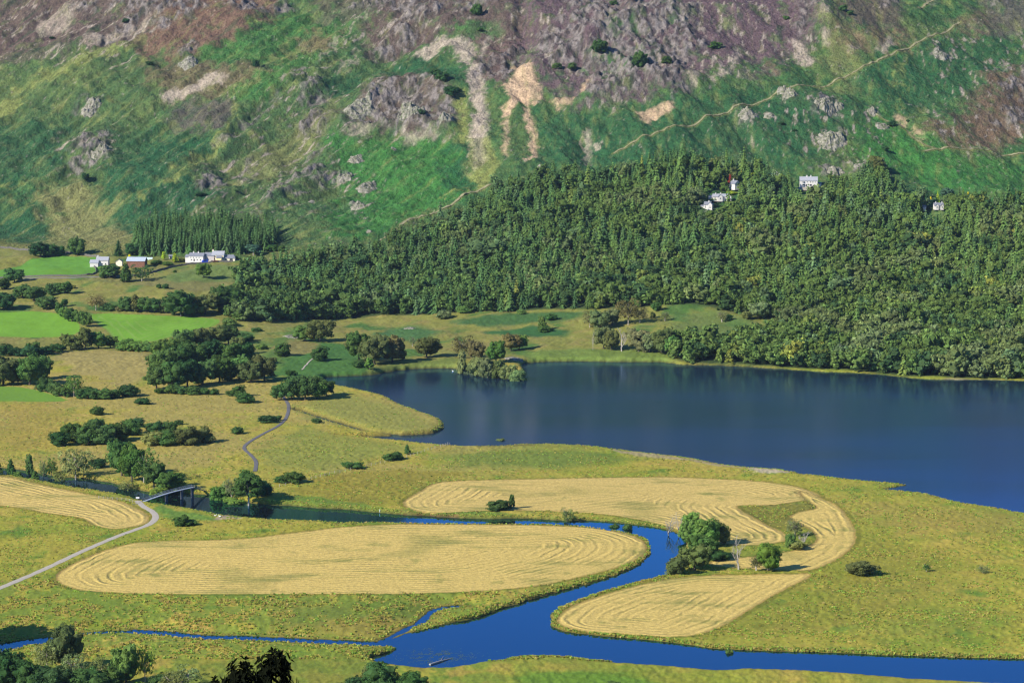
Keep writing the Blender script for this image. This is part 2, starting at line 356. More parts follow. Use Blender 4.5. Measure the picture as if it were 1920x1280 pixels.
def plain_mat(name, rgb, rough=.8, var=.15, scale=3.0, spec=.3, bs=.3, metallic=0, obj=False):
    m, nt = new_mat(name)
    tc = nt.nodes.new('ShaderNodeTexCoord')
    n = noise_n(nt, tc.outputs['Object'], scale, 4, .65)
    c = mixc(nt, 1.0, tuple(rgb), mapr(nt, n, .25, .75, 1 - var, 1 + var), 'MULTIPLY')
    b = finish(nt, c, rough, n, bs, .05, spec); b.inputs['Metallic'].default_value = metallic
    M[name] = m; return m
plain_mat('gravel', A(205, 195, 178), .95, .2, 1.2)
plain_mat('boardwalk', A(120, 118, 120), .9, .3, 1.0)
plain_mat('trackdirt', A(160, 154, 116), .95, .35, .25)
plain_mat('lane', A(150, 145, 140), .9, .2, .6)
plain_mat('drystone', A(118, 114, 108), .9, .45, .9, bs=.9)
plain_mat('whitewash', (.55, .53, .50), .8, .06, .8)
plain_mat('cream', (.74, .66, .50), .8, .08, .8)
plain_mat('yellowwash', (.72, .60, .30), .8, .08, .8)
plain_mat('greyrender', (.40, .36, .35), .8, .12, .8)
plain_mat('slate', (.17, .18, .21), .6, .25, 1.5)
plain_mat('paleslate', (.30, .31, .34), .5, .2, 1.5)
plain_mat('metalroof', (.50, .56, .66), .35, .12, .7, metallic=.3)
plain_mat('rust', (.17, .08, .05), .8, .35, .8)
plain_mat('glass', (.02, .025, .03), .15, .1, 1.0, .6)
plain_mat('door', (.05, .05, .05), .5)
plain_mat('steel', (.40, .44, .50), .45, .1, .5, metallic=.4)
plain_mat('darkwood', (.06, .065, .08), .8, .3, .5)
plain_mat('wood', (.22, .17, .12), .85, .3, 2)
plain_mat('silverwood', (.33, .30, .26), .85, .25, .8)
plain_mat('bark', (.09, .075, .06), .9, .3, 1.0)
plain_mat('palebark', (.34, .30, .25), .9, .3, 1.0)
plain_mat('twig', (.20, .17, .14), .9, .3, 1.0)
plain_mat('rock', A(160, 154, 140), .95, .6, .4, bs=1.0)
nt_ = M['rock'].node_tree; bs_ = [q for q in nt_.nodes if q.type == 'BSDF_PRINCIPLED'][0]; ol_ = bs_.inputs['Base Color'].links[0].from_socket
nt_.links.new(mixc(nt_, mapr(nt_, noise_n(nt_, geo_pos(nt_), .28, 5, .7), .46, .60, 0, .8), ol_, A(92, 104, 62)), bs_.inputs['Base Color'])
plain_mat('white', (.8, .8, .78), .6, .05)
plain_mat('feather', (.82, .81, .78), .7, .05)
plain_mat('orange', (.75, .25, .05), .6, .05)
plain_mat('bluepaint', (.02, .06, .45), .5, .2, 1)
plain_mat('tyre', (.02, .02, .02), .8, .2, 1)
plain_mat('greenhouse', (.45, .6, .58), .3, .1, 1)
plain_mat('signface', (.75, .76, .78), .5, .05)
plain_mat('mud', (.10, .085, .065), .8, .3, .2)

# foliage: base colour = vertex tint x object colour x small variation
def leaf_mat(name, transl=.33):
    m, nt = new_mat(name)
    oi = nt.nodes.new('ShaderNodeObjectInfo')
    tint = attr(nt, 'tint')
    c = mixc(nt, 1.0, tint, oi.outputs['Color'], 'MULTIPLY')
    n = noise_n(nt, geo_pos(nt), .55, 3, .6)
    c = mixc(nt, 1.0, c, mapr(nt, n, .25, .75, .72, 1.28), 'MULTIPLY')
    hs = nt.nodes.new('ShaderNodeHueSaturation')
    nt.links.new(mapr(nt, noise_n(nt, geo_pos(nt), .12, 2, .5), .3, .7, .485, .515), hs.inputs['Hue'])
    nt.links.new(c, hs.inputs['Color']); c = hs.outputs[0]
    d = nt.nodes.new('ShaderNodeBsdfDiffuse'); t = nt.nodes.new('ShaderNodeBsdfTranslucent')
    mx = nt.nodes.new('ShaderNodeMixShader'); mx.inputs[0].default_value = transl
    o = nt.nodes.new('ShaderNodeOutputMaterial')
    nt.links.new(c, d.inputs[0]); nt.links.new(c, t.inputs[0])
    nt.links.new(d.outputs[0], mx.inputs[1]); nt.links.new(t.outputs[0], mx.inputs[2]); nt.links.new(mx.outputs[0], o.inputs[0])
    M[name] = m
leaf_mat('leaves'); leaf_mat('grassblades', .5)

def water_mat(name, deep, tint, r0, r1, bscale, bstr, streak, refl):
    m, nt = new_mat(name); M[name] = m
    p = geo_pos(nt, (1, 1, 1)); ps = geo_pos(nt, streak)
    w = noise_n(nt, p, bscale, 3, .6); s = noise_n(nt, ps, 1.0, 4, .6)
    bn = nt.nodes.new('ShaderNodeBump'); bn.inputs['Strength'].default_value = bstr; bn.inputs['Distance'].default_value = .3
    nt.links.new(w, bn.inputs['Height'])
    fr = nt.nodes.new('ShaderNodeFresnel'); fr.inputs[0].default_value = 1.33
    fac = math_n(nt, 'MULTIPLY', fr.outputs[0], refl, True)
    g = nt.nodes.new('ShaderNodeBsdfGlossy'); g.inputs['Color'].default_value = (*tint, 1)
    nt.links.new(bn.outputs[0], g.inputs['Normal'])
    nt.links.new(mapr(nt, s, .35, .65, r0, r1), g.inputs['Roughness'])
    d = nt.nodes.new('ShaderNodeBsdfDiffuse'); d.inputs[0].default_value = (*deep, 1)
    mx = nt.nodes.new('ShaderNodeMixShader'); o = nt.nodes.new('ShaderNodeOutputMaterial')
    nt.links.new(fac, mx.inputs[0]); nt.links.new(d.outputs[0], mx.inputs[1]); nt.links.new(g.outputs[0], mx.inputs[2])
    nt.links.new(mx.outputs[0], o.inputs[0])
water_mat('lakewater', (.012, .026, .042), (.40, .60, 1.0), .115, .17, .5, .05, (.0025, .010, 1), 1.1)
water_mat('riverwater', (.006, .009, .012), (.30, .66, .96), .01, .03, .8, .012, (.02, .05, 1), 1.35)

# ------------------------------------------------------------------ mesh helpers
def tag(o, label=None, cat=None, group=None, kind=None):
    if label:
        n = len(label.split())
        if not 4 <= n <= 16: print('LABEL LENGTH', n, label)
        o['label'] = label
    if cat: o['category'] = cat
    if group: o['group'] = group
    if kind: o['kind'] = kind
    return o
def mesh_np(name, V, Fc, k, mat, smooth=False, tint=None, edge=None):
    """V (n,3); Fc (m,k) faces of k corners"""
    me = bpy.data.meshes.new(name); V = np.ascontiguousarray(V, np.float32); Fc = np.ascontiguousarray(Fc, np.int32)
    me.vertices.add(len(V)); me.vertices.foreach_set('co', V.ravel())
    me.loops.add(Fc.size); me.loops.foreach_set('vertex_index', Fc.ravel())
    me.polygons.add(len(Fc)); me.polygons.foreach_set('loop_start', np.arange(len(Fc), dtype=np.int32) * k)
    if tint is not None:
        a = me.attributes.new('tint', 'FLOAT_COLOR', 'POINT')
        c = np.ones((len(V), 4), np.float32); c[:, :3] = tint; a.data.foreach_set('color', c.ravel())
    if edge is not None:
        a = me.attributes.new('edge', 'FLOAT', 'POINT'); a.data.foreach_set('value', np.ascontiguousarray(edge, np.float32))
    me.update(calc_edges=True)
    me.polygons.foreach_set('use_smooth', np.full(len(Fc), smooth))
    me.materials.append(mat); return me
def obj(name, me, parent=None, loc=None, rz=0, color=None):
    o = bpy.data.objects.new(name, me); COL.objects.link(o)
    if parent: o.parent = parent
    if loc is not None: o.location = loc
    o.rotation_euler.z = rz
    if color is not None: o.color = (*[float(c) for c in color[:3]], 1)
    return o
def empty(name, loc, rz=0):
    o = bpy.data.objects.new(name, None); COL.objects.link(o); o.location = loc; o.rotation_euler.z = rz
    o.empty_display_size = .5; return o
class MB:
    def __init__(s): s.v = []; s.f = []
    def add(s, v, f):
        b = len(s.v); s.v += [tuple(map(float, q)) for q in v]; s.f += [tuple(b + i for i in q) for q in f]; return s
    def box(s, x0, x1, y0, y1, z0, z1):
        return s.add([(x0,y0,z0),(x1,y0,z0),(x1,y1,z0),(x0,y1,z0),(x0,y0,z1),(x1,y0,z1),(x1,y1,z1),(x0,y1,z1)],
                     [(3,2,1,0),(4,5,6,7),(0,1,5,4),(1,2,6,5),(2,3,7,6),(3,0,4,7)])
    def tube(s, pts, rad, n=6, cap=True):
        pts = [Vector(p) for p in pts]
        if not hasattr(rad, '__len__'): rad = [rad] * len(pts)
        V = []; fc = []
        for i, p in enumerate(pts):
            d = (pts[min(i + 1, len(pts) - 1)] - pts[max(i - 1, 0)]).normalized()
            a = d.cross(Vector((.13, .31, .94)) if abs(d.z) < .9 else Vector((1, .1, 0))).normalized(); b = d.cross(a)
            for k in range(n):
                t = 2 * PI * k / n; V.append(p + (a * math.cos(t) + b * math.sin(t)) * rad[i])
        for i in range(len(pts) - 1):
            for k in range(n):
                k2 = (k + 1) % n; fc.append((i * n + k, i * n + k2, (i + 1) * n + k2, (i + 1) * n + k))
        if cap: fc.append(tuple(range(n))[::-1]); fc.append(tuple((len(pts) - 1) * n + k for k in range(n)))
        return s.add(V, fc)
    def build(s, name, mat, parent=None, smooth=False):
        me = bpy.data.meshes.new(name); me.from_pydata(s.v, [], s.f); me.update()
        if smooth: me.polygons.foreach_set('use_smooth', [True] * len(me.polygons))
        me.materials.append(mat); return obj(name, me, parent)

# ------------------------------------------------------------------ the ground sheet
def colour_field(x, y, z, wd):
    """natural surface colour (albedo) of the land at every vertex + ids of mown fields and pastures"""
    n = x.size
    wob = lambda s, sd: fbm(x / s, y / (s * 1.4), 4, sd)
    a1, a2, a3 = wob(38, 101), wob(12, 105), wob(90, 109)
    def mix(c, f, to): return c + f[:, None] * (np.asarray(to)[None, :] - c)
    # meadow of rushes and sedge
    c = np.tile(A(180, 172, 68), (n, 1))
    c = mix(c, sstep(-.1, .4, a1) * .8, A(146, 162, 54))
    c = mix(c, sstep(.1, .5, a2) * .6, A(198, 170, 78))
    c = mix(c, sstep(.2, .5, wob(20, 113)) * .8, A(96, 140, 48))
    c = mix(c, sstep(.0, .35, a3 + .3 * a2) * .55, A(122, 146, 56)); c = mix(c, sstep(-.05, -.4, a3 - .3 * a2) * .5, A(196, 172, 84))
    marsh = sstep(1040, 985, y) * np.maximum(sstep(50, -30, x), .25); c = mix(c, marsh * sstep(.0, .10, fbm(x / 9, y / 17, 4, 131)) * .75, A(126, 152, 56)); c = mix(c, marsh * sstep(-.12, -.22, fbm(x / 9, y / 17, 4, 131)) * .5, A(190, 158, 82))
    # straw coloured rough grass on the far left flats
    far = sstep(1180, 1300, y) * sstep(60, -60, x)
    c = mix(c, far * sstep(-.35, .15, a3 + .3 * a2) * .8, A(186, 166, 92))
    far2 = sstep(1660, 1750, y)
    c = mix(c, far2 * .8, A(138, 142, 72)); c = mix(c, far2 * sstep(0, .3, a2) * .7, A(160, 148, 84))
    c = mix(c, far2 * sstep(.1, .35, a1) * .8, A(66, 120, 54))
    Z2 = [  # (polygon, colour, softness, strength)
        ([(500,700),(560,662),(590,640),(660,650),(700,690),(690,700),(640,712),(560,712),(520,718)], A(76,124,58), 6, .95),
        ([(480,700),(500,640),(590,600),(600,640),(540,700)], A(84,128,58), 8, .8),
        ([(510,655),(560,635),(600,645),(590,660),(540,668)], A(150,140,82), 4, .9),
        ([(690,690),(760,678),(860,672),(870,694),(760,697),(700,704)], A(120,138,66), 6, .9),
        ([(980,660),(1080,655),(1260,660),(1260,680),(1100,680),(985,682)], A(122,146,66), 6, .9),
        ([(700,625),(760,610),(830,625),(800,640),(740,640)], A(72,118,66), 8, .9),
        ([(840,605),(960,588),(1100,585),(1080,600),(960,610),(900,615)], A(66,112,60), 7, .9),
        ([(920,622),(1000,612),(1072,622),(1060,632),(980,635),(930,628)], A(58,108,58), 5, .95),
        ([(860,645),(960,628),(1000,640),(930,655)], A(160,148,84), 8, .7),
        ([(1250,590),(1340,580),(1420,600),(1380,640),(1260,640)], A(100,128,66), 10, .7),
        ([(560,760),(640,735),(740,760),(820,798),(790,808),(700,808),(640,800),(560,775)], A(150,154,74), 8, .8),
        ([(480,860),(560,800),(640,815),(760,835),(690,870),(560,890)], A(146,154,70), 9, .8),
        ([(545,915),(600,895),(760,880),(900,885),(800,905),(740,945),(600,945)], A(160,148,58), 7, .8),
        ([(820,850),(1000,842),(1130,848),(1200,860),(1000,880),(850,870)], A(122,144,60), 9, .8),
        ([(1340,960),(1385,948),(1530,940),(1540,948),(1490,960),(1480,990),(1440,985)], A(136,134,58), 4, .9),
        ([(1560,1010),(1640,1000),(1800,1060),(1700,1160),(1500,1180),(1340,1190),(1460,1115),(1530,1072)], A(146,146,56), 14, .6),
        ([(1560,930),(1920,970),(1920,1010),(1620,985)], A(174,156,76), 10, .6),
        ([(500,1130),(800,1125),(850,1140),(760,1175),(500,1180)], A(126,140,58), 10, .7),
        ([(560,1165),(720,1150),(790,1160),(730,1195),(600,1195)], A(176,152,74), 7, .6),
        ([(1000,1256),(1180,1256),(1240,1275),(960,1290)], A(110,150,50), 4, .9),
        ([(330,1240),(700,1225),(700,1290),(300,1290)], A(132,144,56), 10, .7),
        ([(290,945),(340,955),(400,968),(420,975),(340,975),(285,960)], A(110,148,62), 3, .9),
        ([(500,935),(560,930),(760,955),(900,960),(1200,975),(1240,985),(900,970),(700,958),(520,947)], A(92,140,56), 2, .7),
        ([(95,480),(60,500),(180,530),(440,560),(450,500),(380,500),(300,520),(200,520)], A(136,134,84), 8, .7),
        ([(300,520),(380,500),(440,505),(440,525),(330,530)], A(112,142,72), 6, .7),
        ([(100,660),(280,658),(285,700),(240,725),(140,700)], A(178,162,96), 4, .9),
        ([(0,755),(90,752),(130,780),(90,840),(0,850)], A(176,156,74), 8, .7),
        ([(1150,840),(1330,862),(1500,885),(1470,884),(1320,870),(1160,848)], A(180,165,125), 1.5, .8),
        ([(1395,874),(1470,880),(1480,886),(1400,884)], A(205,190,155), 1.5, .9),
        ([(705,697),(730,692),(733,700),(710,704)], A(185,175,155), 1.5, .9),
        ([(395,960),(440,965),(440,972),(410,972)], A(190,170,145), 1.5, .9),
        ([(700,955),(860,964),(880,971),(720,963)], A(170,120,95), 1.2, .6),
        ([(1240,684),(1400,686),(1600,698),(1720,709),(1920,712),(1920,716),(1700,714),(1560,702),(1400,692),(1250,688)], A(165,155,115), 2.0, .8)]
    wx, wy = x + a2 * 10, y + a1 * 14
    for p, to, s, k in Z2:
        f = sdf(W(p), wx, wy, 4 * s); c = mix(c, sstep(-s, s, f + a2 * s) * k, to)
    # wood floor under the trees
    c = mix(c, sstep(-3, 6, sdf(wFOREST, x, y, 10)), A(66, 84, 48))
    # the fell
    b = base_h(x, y); h = sstep(16, 34, b + a2 * 4)
    h = np.where(x < -60, sstep(26, 44, b + a2 * 5), h)
    ix = np.nonzero(h > 0)[0]
    if len(ix):
        X, Y = x[ix], y[ix]
        fb = lambda s, sd, ax=1.4, o=4: fbm((X + .35 * Y) / s, Y / (s * ax), o, sd)
        q1, q2, q3, q4 = fb(60, 201), fb(16, 205, 1.6), fb(150, 209, 1.8), fb(5.5, 213, 1.5, 3)
        left = sstep(250, -350, X)
        g = np.tile(A(66, 100, 60), (len(ix), 1))
        def gm(f, to):
            nonlocal g; g = g + f[:, None] * (np.asarray(to)[None, :] - g)
        gm(left * .7, A(84, 104, 66))
        gm(sstep(-.1, .45, q1) * .6, A(104, 118, 72)); gm(sstep(.1, .5, q3) * .5, A(46, 98, 60))
        gm(sstep(.15, .5, q2) * .35 * (1 + left), A(128, 132, 84))
        gm(sstep(.0, .4, q4) * .4, A(34, 62, 44)); gm(sstep(-.0, -.4, q4) * .3, A(112, 126, 72))
        WX, WY = X + q2 * 22 + q4 * 5, Y + fb(16, 221) * 32 + q4 * 6
        HE = A(106, 88, 84); HP = A(106, 87, 92); HR = A(122, 98, 84); SC = A(182, 168, 152); SP = A(198, 172, 144); YG = A(136, 142, 86); TG = A(136, 134, 90)
        BG = A(66, 116, 58); DB = A(44, 86, 56)
        L = [
         (BG, 8, .85, [(600,262),(700,262),(850,268),(880,330),(870,370),(760,402),(720,440),(610,452),(620,400),(650,360),(620,290)]),
         (BG, 12, .8, [(1640,200),(1740,260),(1800,300),(1930,300),(1930,380),(1780,366),(1690,330),(1600,280)]),
         (BG, 8, .6, [(430,160),(560,110),(600,100),(570,150),(470,205),(400,205)]), (BG, 8, .6, [(300,60),(460,20),(640,0),(700,0),(560,110),(400,130)]),
         (BG, 8, .5, [(1060,110),(1200,130),(1130,190),(1060,170)]), (BG, 8, .6, [(640,40),(760,0),(660,60),(600,120)]),
         (DB, 8, .85, [(180,345),(285,268),(385,262),(400,280),(260,372),(190,392)]), (DB, 8, .85, [(-60,400),(70,388),(100,442),(60,452),(-60,450)]),
         (DB, 8, .8, [(200,405),(350,345),(420,370),(360,430),(220,440)]), (DB, 12, .7, [(-60,225),(120,235),(120,320),(0,350),(-60,350)]),
         (DB, 9, .8, [(715,105),(800,95),(870,125),(880,172),(800,150),(720,140)]), (DB, 14, .65, [(1000,215),(1250,200),(1450,165),(1600,190),(1530,300),(1300,310),(1120,330),(1000,310)]),
         (DB, 9, .7, [(840,285),(878,270),(895,345),(840,365)]), (DB, 14, .5, [(1560,150),(1760,80),(1900,60),(1900,200),(1700,210)]), (DB, 9, .7, [(600,140),(680,130),(640,200),(610,210)]),
         (DB, 10, .6, [(210,250),(300,240),(280,300),(210,310)]),
         (YG, 7, .8, [(-60,175),(40,176),(50,195),(10,222),(-60,222)]), (YG, 6, .75, [(60,150),(160,100),(300,58),(312,68),(200,115),(110,150),(20,172)]),
         (TG, 9, .8, [(60,352),(150,342),(185,362),(182,390),(232,378),(200,412),(250,445),(180,475),(90,452),(95,400),(60,388)]), (TG, 9, .7, [(0,452),(130,450),(240,440),(250,470),(100,490),(0,500)]), (TG, 6, .5, [(370,395),(390,398),(380,412),(365,410)]),
         (YG, 4, .9, [(858,176),(872,176),(880,260),(866,276),(857,250)]), (TG, 7, .5, [(560,60),(640,50),(600,100),(500,120)]), (YG, 8, .45, [(1330,20),(1420,60),(1400,80)]),
         (TG, 10, .55, [(430,300),(640,180),(640,215),(520,330),(440,345)]), (TG, 10, .5, [(1580,170),(1500,20),(1620,70),(1600,150)]),
         (HE, 12, .9, [(-60,-60),(430,-60),(470,35),(400,92),(300,72),(200,95),(90,85),(-60,100)]), (HR, 8, .95, [(350,-60),(530,-60),(515,20),(420,92),(330,108),(250,98)]),
         (HR, 10, .6, [(270,122),(380,118),(420,130),(520,142),(430,185),(330,192),(280,165)]), (HP, 8, .65, [(320,200),(440,195),(430,242),(380,256),(330,238)]),
         (HE, 10, .9, [(680,50),(800,-60),(965,-60),(1000,60),(960,92),(860,58),(760,80),(690,98)]), (HE, 9, .95, [(880,60),(975,60),(975,120),(945,165),(895,160),(885,100)]),
         (HP, 14, .95, [(955,-60),(1525,-60),(1535,62),(1480,102),(1400,112),(1300,152),(1290,175),(1110,200),(1010,172),(985,120)]), (HE, 10, .75, [(1520,-60),(1690,-60),(1690,62),(1600,60),(1560,40)]),
         (HR, 10, .7, [(1570,70),(1700,60),(1705,95),(1600,105)]), (HR, 12, .85, [(1850,152),(1980,125),(1980,245),(1850,285),(1800,278),(1790,232),(1830,192)]),
         (HR, 9, .8, [(1735,242),(1795,245),(1785,282),(1750,278)]), (HE, 10, .85, [(690,142),(760,132),(842,168),(858,232),(800,255),(700,240),(630,230),(680,190)]),
         (HE, 10, .6, [(-60,40),(150,50),(120,110),(-60,130)]), (HP, 10, .6, [(1790,-60),(1980,-60),(1980,70),(1830,60)]), (HR, 9, .6, [(560,60),(640,55),(620,90),(560,95)]), (HP, 6, .6, [(1385,140),(1440,120),(1480,135),(1400,155)]), (HR, 7, .5, [(1435,115),(1465,120),(1460,140),(1432,140)]),
         (HR, 9, .5, [(1780,30),(1850,20),(1850,60),(1790,60)]), (HE, 9, .6, [(560,-60),(760,-60),(740,20),(600,40)]),
         (BG, 9, .75, [(1130,60),(1200,55),(1200,80),(1140,80)]), (BG, 8, .7, [(1240,20),(1290,30),(1270,60)]), (BG, 7, .8, [(1110,110),(1250,110),(1180,150),(1110,140)]), (BG, 7, .6, [(860,30),(930,30),(930,60),(870,60)]),
         (SC, 4, .9, [(298,186),(350,165),(400,142),(428,158),(370,180),(320,192)]), (SC, 4, .7, [(150,78),(250,60),(280,40),(270,62),(170,90)]), (SC, 4, .6, [(70,30),(150,2),(130,50),(70,60)]),
         (SC, 4, .9, [(780,88),(830,66),(880,68),(892,88),(880,122),(864,124),(860,96),(832,82),(812,104)]), (SC, 4, .85, [(900,82),(918,56),(915,72),(905,95)]),
         (SC, 3.5, .95, [(879,122),(900,125),(907,165),(916,230),(912,262),(917,300),(905,300),(885,280),(876,300),(882,250),(887,200),(879,160)]),
         (YG, 4, .9, [(878,262),(915,265),(938,312),(930,330),(905,355),(885,340)]), (SC, 4, .5, [(885,260),(905,262),(910,300),(890,320)]),
         (SP, 3, 1.0, [(968,115),(988,115),(1002,140),(1016,180),(1010,197),(997,192),(990,206),(970,200),(955,222),(942,222),(941,205),(955,195),(943,168),(957,160)]),
         (SP, 2.5, .95, [(982,192),(992,194),(994,215),(1005,245),(1006,302),(988,316),(996,270),(989,240)]), (SP, 2.5, .7, [(944,222),(953,224),(953,310),(947,310)]),
         (SP, 2.5, .9, [(1083,180),(1105,148),(1109,158),(1092,182)]), (SP, 3, .9, [(1198,212),(1262,202),(1264,214),(1212,234)]), (SC, 3, .95, [(1484,68),(1500,75),(1532,112),(1510,116),(1490,97)]),
         (SC, 3, .85, [(1358,142),(1385,83),(1392,92),(1370,142)]), (SC, 3, .85, [(1338,150),(1350,115),(1358,150)]), (SC, 3, .85, [(1296,152),(1312,128),(1308,162)]), (SC, 3, .8, [(1650,102),(1670,75),(1678,95),(1655,107)]),
         (SP, 3, .8, [(1028,190),(1077,187),(1074,200),(1045,205)]), (SC, 4, .6, [(1590,96),(1610,92),(1612,100),(1596,102)]), (SP, 3, .8, [(1683,212),(1700,225),(1698,238),(1680,225)]), (SP, 3, .8, [(1714,240),(1730,258),(1728,266),(1716,256)]),
         (SC, 4, .6, [(425,270),(436,262),(410,285),(395,282)]), (SC, 4, .5, [(760,255),(800,250),(830,262),(760,268)]), (SC, 3, .6, [(1270,0),(1290,20),(1280,40)]), (SC, 4, .7, [(1545,28),(1556,45),(1553,55),(1540,50)]), (SC, 3, .7, [(1540,68),(1555,72),(1552,86),(1540,82)]),
         (SC, 3, .7, [(1102,235),(1108,240),(1106,300),(1100,300)]), (SC, 4, .6, [(640,245),(700,240),(690,258),(650,262)]),
        ]
        for to, s, k, p in L:
            kx = .25 if s <= 4 else 1.0
            f = sdf(W(p), X + (WX - X) * kx, Y + (WY - Y) * kx, 3 * s); m = sstep(-s, s, f + q2 * s * .9 + q4 * s * (.9 if s > 4 else 1.3) + fbm(X / 2.6, Y / 4, 2, 271) * s * .8) * k
            if to is HE or to is HP or to is HR: m = m * (1 - .65 * sstep(.12, .4, q2 + .3 * q4)); to = to * .95
            gm(m, to)
        # narrow grassy and gravelly lines
        for p, wd_, to, k in [([(250,398),(330,345),(380,300),(420,262),(440,205)], 2.5, YG, .7), ([(60,340),(20,350),(-40,352)], 3, YG, .6), ([(620,60),(500,150),(430,200)], 2, TG, .5), ([(1702,110),(1690,140),(1688,200)], 1.5, YG, .5), ([(1100,245),(1098,310)], 1.5, SC, .7),
                         ([(590,120),(650,60),(700,20)], 2, SC, .5), ([(640,130),(670,90)], 2, SC, .5), ([(900,340),(870,358),(840,372)], 2, YG, .8), ([(935,230),(932,300)], 1, DB, .6), ([(965,230),(966,290)], 1, DB, .5)]:
            f = ldist(W(smooth_poly(p, False, 3)), WX, WY, 12); gm(sstep(wd_ * 2, wd_ * .4, f) * k, to)
        al, ac = .6 * X + .8 * Y, .8 * X - .6 * Y; lf = sstep(60, -120, X)
        s1 = fbm(ac / 9, al / 42, 4, 261) * lf + fbm(X / 9, Y / 38, 4, 263) * (1 - lf)
        s2 = fbm(ac / 3.4, al / 11, 3, 265) * lf + fbm(X / 3.2, Y / 10, 3, 267) * (1 - lf)
        gm(sstep(.12, .5, s1) * .45, A(132, 136, 84)); gm(sstep(-.1, -.5, s1) * .5, A(38, 74, 48)); gm(sstep(.15, .5, s2) * .3, A(140, 138, 100))
        STONY = [[(330,390),(430,250),(560,125),(650,125),(650,335),(560,425),(470,430)], [(640,-60),(1535,-60),(1535,100),(1280,180),(1110,215),(1000,130),(900,100),(640,110)], [(1380,190),(1600,170),(1690,250),(1640,345),(1500,280),(1390,240)], [(1720,60),(1990,60),(1990,265),(1750,300)], [(-60,-60),(400,-60),(250,125),(-60,125)], [(640,140),(860,130),(870,265),(620,262)], [(100,250),(220,240),(220,330),(110,330)], [(620,290),(700,290),(720,420),(630,410)]]
        for p in STONY:
            f = sstep(-10, 14, sdf(W(p), WX, WY, 20)); v_ = s1 + .8 * s2
            gm(f * sstep(.30, .52, v_) * .85, A(168, 156, 146)); gm(f * sstep(.22, .30, v_) * sstep(.40, .30, v_) * .5, A(70, 66, 62)); gm(f * sstep(-.38, -.6, v_) * .5, A(60, 66, 50))
        rk = rock_mask(X, Y); r = ridged((X + .3 * Y) / 9, Y / 16, 3, 231)
        gm(rk * .5, A(98, 94, 82)); gm(rk * sstep(.46, .68, r + .3 * q4) * .9, A(142, 134, 130)); gm(rk * sstep(.5, .3, r) * .55, A(62, 60, 66))
        # scattered small outcrops and stones
        sp_ = ridged(X / 26, Y / 40, 2, 241); st = fb(3.2, 245, 1.3, 2)
        gm(sstep(.90, .97, sp_) * sstep(.1, .35, st) * .7, A(170, 158, 148))
        gm(sstep(.50, .62, fb(1.9, 251, 1.2, 2)) * sstep(-.2, .3, q1) * .8, A(176, 168, 152))
        for ln, w in wFELL.values(): gm(sstep(3.2, 1.2, ldist(ln, X, Y, 8)) * .5, A(140, 140, 88))
        lum_ = g.mean(1)[:, None]; g = np.clip(lum_ + (g - lum_) * 1.14, .004, 1) * 1.16
        c[ix] = c[ix] + h[ix, None] * (g - c[ix])
    # banks: darker reeds and wet edge, pale strands
    bank = np.exp(-((wd - 1.0) / 1.6) ** 2) * (y < 1620)
    c = mix(c, bank * .4, A(140, 118, 56)); c = mix(c, sstep(.8, 0, wd) * .8, A(72, 62, 42))
    c = mix(c, sstep(0, -1, wd), A(70, 66, 50))
    mud = sdf(W([(860,838),(930,834),(1000,832),(1000,842),(900,845)], 0), x, y, 12); c = mix(c, sstep(-4, 3, mud) * .5, A(92, 84, 50))
    zone = np.zeros(n, np.int32); edge = np.zeros(n, np.float32)
    jit = a2 * 1.2
    for k, p in wHAY.items():
        f = sdf(p, x, y, 20) + jit * .5; i = (f > 0) & (wd > 1.5); zone[i] = 2; edge[i] = f[i]
        hc = np.tile(A(240, 210, 120), (n, 1)) if k in 'ADE' else np.tile(A(238, 208, 122), (n, 1))
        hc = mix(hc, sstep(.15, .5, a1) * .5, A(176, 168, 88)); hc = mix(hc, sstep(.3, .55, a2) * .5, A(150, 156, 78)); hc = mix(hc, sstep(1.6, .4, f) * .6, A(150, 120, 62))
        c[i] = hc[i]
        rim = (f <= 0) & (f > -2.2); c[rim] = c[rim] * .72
    for k, p in wPAST.items():
        f = sdf(p, x, y, 20) + jit; i = f > 0; zone[i] = 3; edge[i] = f[i]
        pc = np.tile(A(128, 178, 58) if 'farm' not in k else A(112, 166, 64), (n, 1)); pc = mix(pc, sstep(0, .5, a1) * .6, A(118, 166, 54))
        if k == 'mown pasture':
            pc = mix(pc, sstep(.55, .95, np.sin((f + a1 * 3) / 6.5 * 2 * PI)) * .45, A(160, 186, 96)); pc = mix(pc, sstep(4, 0, f) * .4, A(130, 160, 70))
        if k == 'hedge pasture': pc = mix(pc, np.full(n, .4), A(124, 150, 66))
        c[i] = pc[i]
    return c, zone, edge, h

xs = np.concatenate([np.linspace(-.62, -.206, 36)[:-1], np.linspace(-.206, .206, 900), np.linspace(.206, .62, 36)[1:]])
ysr = np.concatenate([np.arange(520, 830, 6.0), np.arange(830, 1760, 1.5), np.arange(1760, 2920, 2.0), np.arange(2920, 3900, 20.0)])
GXx = (ysr[:, None] * xs[None, :]); GYy = np.repeat(ysr[:, None], len(xs), 1)
gx, gy = GXx.ravel(), GYy.ravel()
gwd = water_sd(gx, gy); gz = height(gx, gy, gwd)
tint, zone, edge, hh = colour_field(gx, gy, gz, gwd)
nr, ncl = len(ysr), len(xs)
I = np.arange(nr * ncl).reshape(nr, ncl)
Q = np.stack([I[:-1, :-1], I[:-1, 1:], I[1:, 1:], I[1:, :-1]], -1).reshape(-1, 4)
zq = np.median(zone[Q], 1)
wq = gwd[Q].max(1) < 0; hq = (hh[Q].mean(1) > .5) & (zq == 0)
